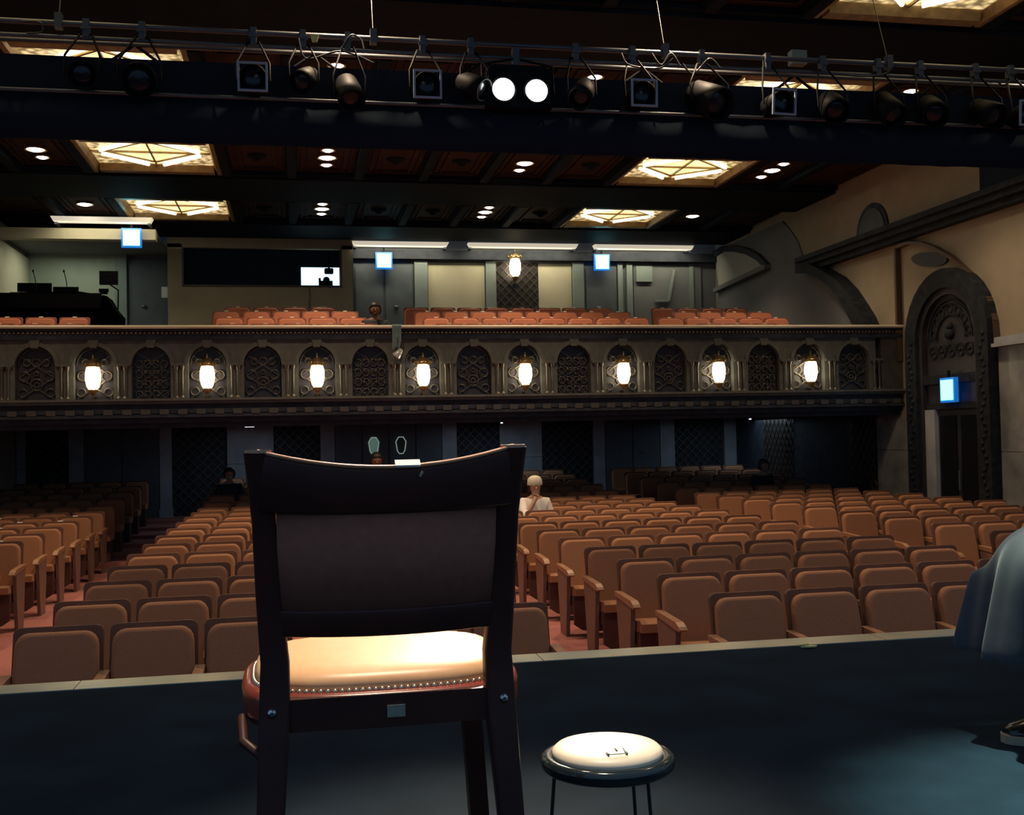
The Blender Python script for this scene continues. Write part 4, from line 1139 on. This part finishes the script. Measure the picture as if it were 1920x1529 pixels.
for (p, q, w) in (((1140, 1415.8), (1174, 1413), 0.003), ((1174, 1413), (1168, 1402.5), 0.0018), ((1136.7, 1411.7), (1142.5, 1416), 0.005), ((1153, 1403.5), (1156.5, 1408), 0.004), ((1173.5, 1410), (1176.5, 1413.5), 0.004)):
    A, B = Lp(*p), Lp(*q)
    lg.bar((A.x - SX, A.y - SY, lz - 0.0002), (B.x - SX, B.y - SY, lz - 0.0002), w, 0.0012)
obj('printed_mark', lg, M_INK, t)

# ------------------------------------------------------------------ people
def skin_mesh(name, pts, edges, radii, sub=2):
    me = bpy.data.meshes.new(name)
    me.from_pydata([tuple(p) for p in pts], edges, [])
    o = bpy.data.objects.new(name, me); COL.objects.link(o)
    o.modifiers.new('skin', 'SKIN')
    sv = me.skin_vertices[0].data
    for i, r in enumerate(radii):
        sv[i].radius = r if isinstance(r, tuple) else (r, r)
    sv[0].use_root = True
    s = o.modifiers.new('sub', 'SUBSURF'); s.levels = sub; s.render_levels = sub
    dg = bpy.context.evaluated_depsgraph_get(); dg.update()
    out = bpy.data.meshes.new_from_object(o.evaluated_get(dg))
    bpy.data.objects.remove(o); bpy.data.meshes.remove(me)
    for p in out.polygons: p.use_smooth = True
    out.name = name
    return out
def join_mb(me, mb):
    bm = bmesh.new(); bm.from_mesh(me)
    m2 = mb.mesh('tmp'); bm.from_mesh(m2); bm.to_mesh(me); bm.free(); bpy.data.meshes.remove(m2)
    return me
def head_parts(mb, c, face=(0, -1)):
    """eyes, nose, mouth and ears for a head centred at c that looks along face"""
    f = Vector((face[0], face[1], 0)).normalized(); r = Vector((-f.y, f.x, 0))
    c = Vector(c)
    mb.ball(c + f * 0.108 + Vector((0, 0, -0.025)), 0.017, 8, 5, (1, 1, 1.5))
    mb.ball(c + f * 0.094 + Vector((0, 0, -0.068)), 0.02, 8, 5, (1.2, 1.2, 0.5))
    for s in (-1, 1):
        mb.ball(c + f * 0.09 + r * (0.033 * s) + Vector((0, 0, 0.008)), 0.013, 8, 5)
        mb.ball(c + r * (0.082 * s) + Vector((0, 0, -0.012)), 0.026, 8, 5, (0.6, 0.6, 1.2))
    return mb
def head_mb(c, s=1.0):
    m = MB().ball((0, 0, 0), 0.105, 16, 10, (0.80, 0.95, 1.12))
    m.v = [(v[0] * (1 - max(0, -v[2]) * 1.9), v[1] * (1 - max(0, -v[2]) * 1.0), v[2]) for v in m.v]
    return m.xf(Matrix.Translation(c) @ Matrix.Scale(s, 4))
def seated_person(loc, rz, label, shirt, hair, cap=None, mask=False, raise_hand=False, skin=M_SKIN, stand=False, lean=0.0, beard=False, group=None):
    """local frame: faces -Y, origin on the floor below the pelvis; seat surface at 0.46"""
    t = thing('person', label, 'person', loc, rz)
    if stand:
        H = 0.92; kn = [(-0.10, -0.02, 0.50), (0.10, -0.02, 0.50)]; an = [(-0.11, 0.02, 0.08), (0.11, 0.02, 0.08)]; toe = [(-0.12, -0.14, 0.04), (0.12, -0.14, 0.04)]
    else:
        H = 0.53; kn = [(-0.12, -0.42, 0.52), (0.12, -0.42, 0.52)]; an = [(-0.12, -0.40, 0.09), (0.12, -0.40, 0.09)]; toe = [(-0.12, -0.54, 0.04), (0.12, -0.54, 0.04)]
    pel = (0, 0, H); sp = (0, -lean * 0.3, H + 0.22); chs = (0, -lean * 0.7, H + 0.42); nk = (0, -lean, H + 0.53); hd = (0, -lean - 0.02, H + 0.60)
    shd = [(-0.17, -lean * 0.8, H + 0.44), (0.17, -lean * 0.8, H + 0.44)]
    el = [(-0.24, -0.06, H + 0.18), (0.24, -0.06, H + 0.18)]
    wr_ = [(-0.16, -0.28, H + 0.10), (0.16, -0.28, H + 0.10)]
    hn = [(-0.11, -0.35, H + 0.09), (0.11, -0.35, H + 0.09)]
    if stand:
        wr_ = [(-0.25, -0.10, H - 0.05), (0.25, -0.10, H - 0.05)]; hn = [(-0.24, -0.12, H - 0.14), (0.24, -0.12, H - 0.14)]
    if raise_hand:
        el[0] = (-0.20, -0.24, H + 0.24); wr_[0] = (-0.05, -0.20, H + 0.46); hn[0] = (-0.02, -0.17, H + 0.53)
    hipl = [(-0.09, 0, H - 0.02), (0.09, 0, H - 0.02)]
    pts = [pel, sp, chs, nk, hd] + shd + el + wr_ + hn + hipl + kn + an + toe
    # indices: 0 pel 1 sp 2 chs 3 nk 4 hd 5,6 sh 7,8 el 9,10 wr 11,12 hn 13,14 hip 15,16 kn 17,18 an 19,20 toe
    edges = [(0, 1), (1, 2), (2, 3), (3, 4), (2, 5), (2, 6), (5, 7), (6, 8), (7, 9), (8, 10), (9, 11), (10, 12), (0, 13), (0, 14), (13, 15), (14, 16), (15, 17), (16, 18), (17, 19), (18, 20)]
    rad = [(0.15, 0.11), (0.14, 0.10), (0.15, 0.11), 0.052, 0.055, 0.065, 0.065, 0.045, 0.045, 0.03, 0.03, 0.034, 0.034, 0.09, 0.09, 0.06, 0.06, 0.042, 0.042, 0.035, 0.035]
    body = skin_mesh('body', pts, edges, rad)
    hc = Vector((0, -lean - 0.03, H + 0.665))
    extra = head_mb(hc); head_parts(extra, hc)
    for s in (0, 1):                                     # five fingers on each hand
        h = Vector(hn[s]); w = Vector(wr_[s]); d = (h - w).normalized(); sd = Vector((1, 0, 0)) if abs(d.x) < 0.8 else Vector((0, 1, 0))
        sd = (sd - d * sd.dot(d)).normalized(); up = d.cross(sd)
        for k in range(4):
            o = h + d * 0.02 + sd * (0.021 * (k - 1.5)); L = (0.062, 0.074, 0.070, 0.054)[k]
            extra.tube([o, o + d * L * 0.5 + up * 0.004, o + d * L * 0.8 - up * 0.012, o + d * L * 0.95 - up * 0.024], [0.009, 0.009, 0.008, 0.006], 6)
        o = w + d * 0.04 + sd * 0.03
        extra.tube([o, o + d * 0.03 + sd * 0.018, o + d * 0.055 + sd * 0.02], [0.011, 0.010, 0.008], 6)
    join_mb(body, extra)
    link('body', body, skin, t)
    cpts = [pel, sp, chs, (0, nk[1], nk[2] - 0.05)] + shd + el + [tuple(Vector(e) * 0.55 + Vector(w) * 0.45) for e, w in zip(el, wr_)]
    cm = skin_mesh('shirt', cpts, [(0, 1), (1, 2), (2, 3), (2, 4), (2, 5), (4, 6), (5, 7), (6, 8), (7, 9)], [(0.175, 0.135), (0.165, 0.125), (0.175, 0.135), 0.075, 0.085, 0.085, 0.064, 0.064, 0.056, 0.056])
    link('shirt', cm, shirt, t)
    tm = skin_mesh('trousers', [pel] + hipl + kn + [tuple(Vector(a) + Vector((0, 0, 0.04))) for a in an], [(0, 1), (0, 2), (1, 3), (2, 4), (3, 5), (4, 6)], [(0.165, 0.125), 0.105, 0.105, 0.076, 0.076, 0.058, 0.058])
    link('trousers', tm, M_NAVY, t)
    for s in (0, 1):
        a = Vector(an[s]); q = Vector(toe[s])
        obj('shoe', MB().ball(((a.x + q.x) / 2, (a.y + q.y) / 2 - 0.02, 0.045), 0.05, 10, 6, (0.95, 2.6, 0.9)), M_SHOE, t)
    if hair is not None:
        hm = MB().ball((0, 0, 0), 0.118, 16, 10, (0.92, 1.0, 1.1))
        hm.v = [v for v in hm.v]
        vs = []
        for (x, y, z) in hm.v:
            if y < 0 and z < 0.035 + 0.0 * x: y = max(y, -0.02 - abs(x) * 0.25); x *= 0.97
            vs.append((x, y, max(z, -0.09)))
        hm.v = vs
        obj('hair', hm.xf(Matrix.Translation(hc + Vector((0, 0.012, 0.012)))), hair, t)
    if cap is not None:
        cmx = MB().lathe([(0.104, -0.005), (0.110, 0.02), (0.104, 0.07), (0.085, 0.105), (0.05, 0.128), (0.001, 0.135)], 18, tuple(hc + Vector((0, 0, 0.025))))
        cmx.prism(arc(0, 0, 0.085, 180, 360, 10), 0, 0.012, plane='xy') if False else None
        obj('cap', cmx, cap, t)
    if mask:
        obj('mask', MB().ball(hc + Vector((0, -0.06, -0.055)), 0.055, 10, 6, (1.1, 1.0, 0.85)), M_MASK, t)
    return t
# white cap man, hand at his mouth
p = at(1, rowy(9) - 0.36, 1003, 921)
seated_person((p.x, rowy(9) - 0.33, FZ), 0, 'person in white shirt and pale cap resting a hand on the mouth', M_WHITE, M_HAIR, cap=M_CAP, raise_hand=True)
p = at(1, 20.3, 430, 880)
seated_person((p.x, 20.3, floor_z(20.3) - 0.0), 0, 'masked person with dark hair in the dim rows below the balcony', M_NAVY, M_HAIR, mask=True)
p = at(1, 19.2, 1424, 895)
seated_person((p.x, 19.2, floor_z(19.2)), 0.25, 'grey-haired person in dark clothes leaning forward below the balcony', M_NAVY, M_HAIRG, lean=0.10, mask=False)
p = at(1, 16.83, 706, 860)
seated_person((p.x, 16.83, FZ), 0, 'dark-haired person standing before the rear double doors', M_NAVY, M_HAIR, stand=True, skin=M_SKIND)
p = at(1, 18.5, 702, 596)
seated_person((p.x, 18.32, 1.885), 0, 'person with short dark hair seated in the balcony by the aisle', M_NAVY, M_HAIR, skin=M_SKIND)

# sitter at the stage edge of the picture: faces -X, on a chair like the one in front
PX, PY = 2.475, 2.66
t = thing('person', 'person seated on stage in a long dark coat and black shoes', 'person', (PX, PY, 0))
H = 0.53
pts = [(0, 0, H), (0.02, 0, 0.75), (0.0, 0, 0.95), (-0.02, 0, 1.08), (-0.04, 0, 1.16), (0, -0.18, 0.98), (0, 0.18, 0.98), (-0.05, -0.26, 0.74), (-0.05, 0.26, 0.74), (-0.17, -0.16, 0.68), (-0.17, 0.16, 0.68), (-0.24, -0.12, 0.665), (-0.24, 0.12, 0.665),
       (0, -0.09, H - 0.02), (0, 0.09, H - 0.02), (-0.46, -0.10, 0.505), (-0.44, 0.14, 0.505), (-0.335, -0.09, 0.10), (-0.30, 0.16, 0.10), (-0.45, -0.09, 0.05), (-0.42, 0.16, 0.05)]
edges = [(0, 1), (1, 2), (2, 3), (3, 4), (2, 5), (2, 6), (5, 7), (6, 8), (7, 9), (8, 10), (9, 11), (10, 12), (0, 13), (0, 14), (13, 15), (14, 16), (15, 17), (16, 18), (17, 19), (18, 20)]
rad = [0.13, 0.12, 0.13, 0.052, 0.055, 0.065, 0.065, 0.045, 0.045, 0.03, 0.03, 0.034, 0.034, 0.085, 0.085, 0.058, 0.058, 0.04, 0.04, 0.034, 0.034]
body = skin_mesh('body', pts, edges, rad)
hc = Vector((-0.05, 0, 1.26))
ex = MB().ball((0, 0, 0), 0.105, 16, 10, (0.95, 0.80, 1.12)).xf(Matrix.Translation(hc)); head_parts(ex, hc, (-1, 0))
for s in (-1, 1):
    h = Vector((-0.24, s * 0.12, 0.665)); d = Vector((-1, 0, -0.2)).normalized(); sd = Vector((0, 1, 0)); up = Vector((0, 0, 1))
    for k in range(4):
        o = h + d * 0.02 + sd * (0.021 * (k - 1.5)); L = (0.062, 0.074, 0.070, 0.054)[k]
        ex.tube([o, o + d * L * 0.5, o + d * L * 0.8 - up * 0.012, o + d * L * 0.95 - up * 0.024], [0.009, 0.009, 0.008, 0.006], 6)
    o = h - d * 0.03 - sd * (s * 0.03)
    ex.tube([o, o + d * 0.03 - sd * (s * 0.018), o + d * 0.055 - sd * (s * 0.02)], [0.011, 0.010, 0.008], 6)
join_mb(body, ex)
link('body', body, M_SKIN, t)
link('trousers', skin_mesh('trousers', [pts[0], pts[13], pts[14], pts[15], pts[16], (-0.345, -0.09, 0.15), (-0.31, 0.16, 0.15)], [(0, 1), (0, 2), (1, 3), (2, 4), (3, 5), (4, 6)], [0.14, 0.10, 0.10, 0.080, 0.080, 0.066, 0.066]), M_TROUSER, t)
link('coat_top', skin_mesh('coat_top', [pts[0], pts[1], pts[2], (-0.01, 0, 1.05)] + pts[5:11], [(0, 1), (1, 2), (2, 3), (2, 4), (2, 5), (4, 6), (5, 7), (6, 8), (7, 9)], [(0.17, 0.15), 0.15, 0.16, 0.08, 0.085, 0.085, 0.066, 0.066, 0.05, 0.05]), M_COAT, t)
# coat skirt laid over the thighs and hanging from the knees
vs = []; fs = []
prof = [(0.14, 0.635), (-0.15, 0.640), (-0.32, 0.630), (-0.42, 0.602), (-0.485, 0.550), (-0.508, 0.49), (-0.521, 0.41), (-0.533, 0.33), (-0.548, 0.235)]
NN = 31
for i, (xx, zz) in enumerate(prof):
    for j in range(NN):
        u = -1 + 2 * j / (NN - 1)
        w = 0.245 + 0.01 * i
        droop = 0.0 if i > 4 else (0.10 * max(0, abs(u) - 0.72) / 0.28 + 0.035 * (1 - min(1, abs(abs(u) - 0.45) / 0.45)) * -0.4)
        fold = (0.030 * math.sin(u * 10.5 + 0.6) + 0.012 * math.sin(u * 23)) * (max(0, i - 3) / 5)
        vs.append((xx + fold + (0.06 * max(0, abs(u) - 0.55) if i > 3 else 0), 0.02 + u * w, zz - droop - 0.012 * (1 - abs(u)) * (i < 4)))
n0 = len(vs)
for i, (xx, zz) in enumerate(prof):
    for j in range(NN):
        x, y, z = vs[i * NN + j]
        vs.append((x + (0.012 if i > 3 else 0.0), y, z - (0.012 if i <= 4 else 0.0)))
for i in range(len(prof) - 1):
    for j in range(NN - 1):
        q = (i * NN + j, i * NN + j + 1, (i + 1) * NN + j + 1, (i + 1) * NN + j)
        fs += [q, tuple(n0 + k for k in q[::-1])]
L = len(prof) - 1
for j in range(NN - 1): fs.append((L * NN + j, L * NN + j + 1, n0 + L * NN + j + 1, n0 + L * NN + j))
for i in range(len(prof) - 1):
    for j in (0, NN - 1): fs.append((i * NN + j, (i + 1) * NN + j, n0 + (i + 1) * NN + j, n0 + i * NN + j))
o = obj('coat_skirt', MB().add(vs, fs, True), M_COAT, t)
sb = o.modifiers.new('sub', 'SUBSURF'); sb.levels = 1; sb.render_levels = 2
for (ax, ay) in ((-0.335, -0.09), (-0.30, 0.16)):
    up = MB()
    secs = [(0.06, 0.030, 0.075), (0.03, 0.036, 0.088), (-0.04, 0.039, 0.095), (-0.09, 0.042, 0.078), (-0.14, 0.045, 0.062), (-0.18, 0.040, 0.052), (-0.205, 0.022, 0.04)]
    vs = []; fs = []; n = 12
    for dxx, w, h in secs:
        for k in range(n):
            a = PI * k / (n - 1)
            vs.append((ax + dxx, ay + w * math.cos(a), 0.022 + (h - 0.022) * math.sin(a)))
    for a in range(len(secs) - 1):
        for k in range(n - 1): fs.append((a * n + k, a * n + k + 1, (a + 1) * n + k + 1, (a + 1) * n + k))
        fs.append((a * n, (a + 1) * n, (a + 1) * n + n - 1, a * n + n - 1))
    up.add(vs, fs, True); up.add(vs[:n], [tuple(range(n))]); up.add(vs[-n:], [tuple(range(n))])
    shoe = obj('shoe', up, M_SHOE, t)
    so_ = [(ax + dxx, ay + (w + 0.006)) for dxx, w, h in secs] + [(ax - 0.215, ay + 0.012), (ax - 0.215, ay - 0.012)] + [(ax + dxx, ay - (w + 0.006)) for dxx, w, h in secs[::-1]]
    obj('sole', MB().prism(so_, 0.0, 0.024, plane='xy'), M_SOLE, shoe)
link('hair', MB().ball((0, 0, 0), 0.114, 14, 8, (0.98, 0.86, 1.0)).xf(Matrix.Translation(hc + Vector((0.03, 0, 0.04)))).mesh('hair'), M_HAIR, t)
make_wood_chair('wooden_chair', 'dark wooden chair under the person in the long coat', (2.70, 2.66, 0), PI / 2)

# ------------------------------------------------------------------ small things along the stage edge
p = at(2, 0.004, 1516, 1214)
m = MB()
m.prism([(-0.035, 0.0), (-0.01, -0.012), (0.03, -0.01), (0.04, 0.004), (0.0, 0.012)], 0.0, 0.006, plane='xy').bar((-0.045, 0.01, 0.008), (0.0, 0.0, 0.014), 0.012, 0.004)
o = obj('tape_scrap', m, M_YTAPE); o.location = (p.x, p.y, 0.004)
tag(o, 'crumpled yellow tape scrap on the stage edge', 'tape')
p = at(1, 5.9, 1803, 1172)
t = thing('clip_microphone', 'small black device clipped before the front row seat by the coat', 'microphone', (p.x, 5.9, p.z - 0.06))
obj('body', MB().bar((-0.02, 0, 0.0), (0.03, 0, 0.10), 0.04, 0.04), M_BLACK, t)
obj('tip', MB().ball((0.035, 0, 0.11), 0.026, 8, 6), M_BLACK, t)
obj('stand', MB().tube([(-0.02, 0, 0), (-0.02, 0.0, FZ - (p.z - 0.06))], 0.008, 6), M_BLACK, t)
for c in [o for o in SC.objects if o.parent is None and o.type == 'MESH' and 'label' not in o.keys() and 'kind' not in o.keys()]:
    print('UNLABELLED', c.name)
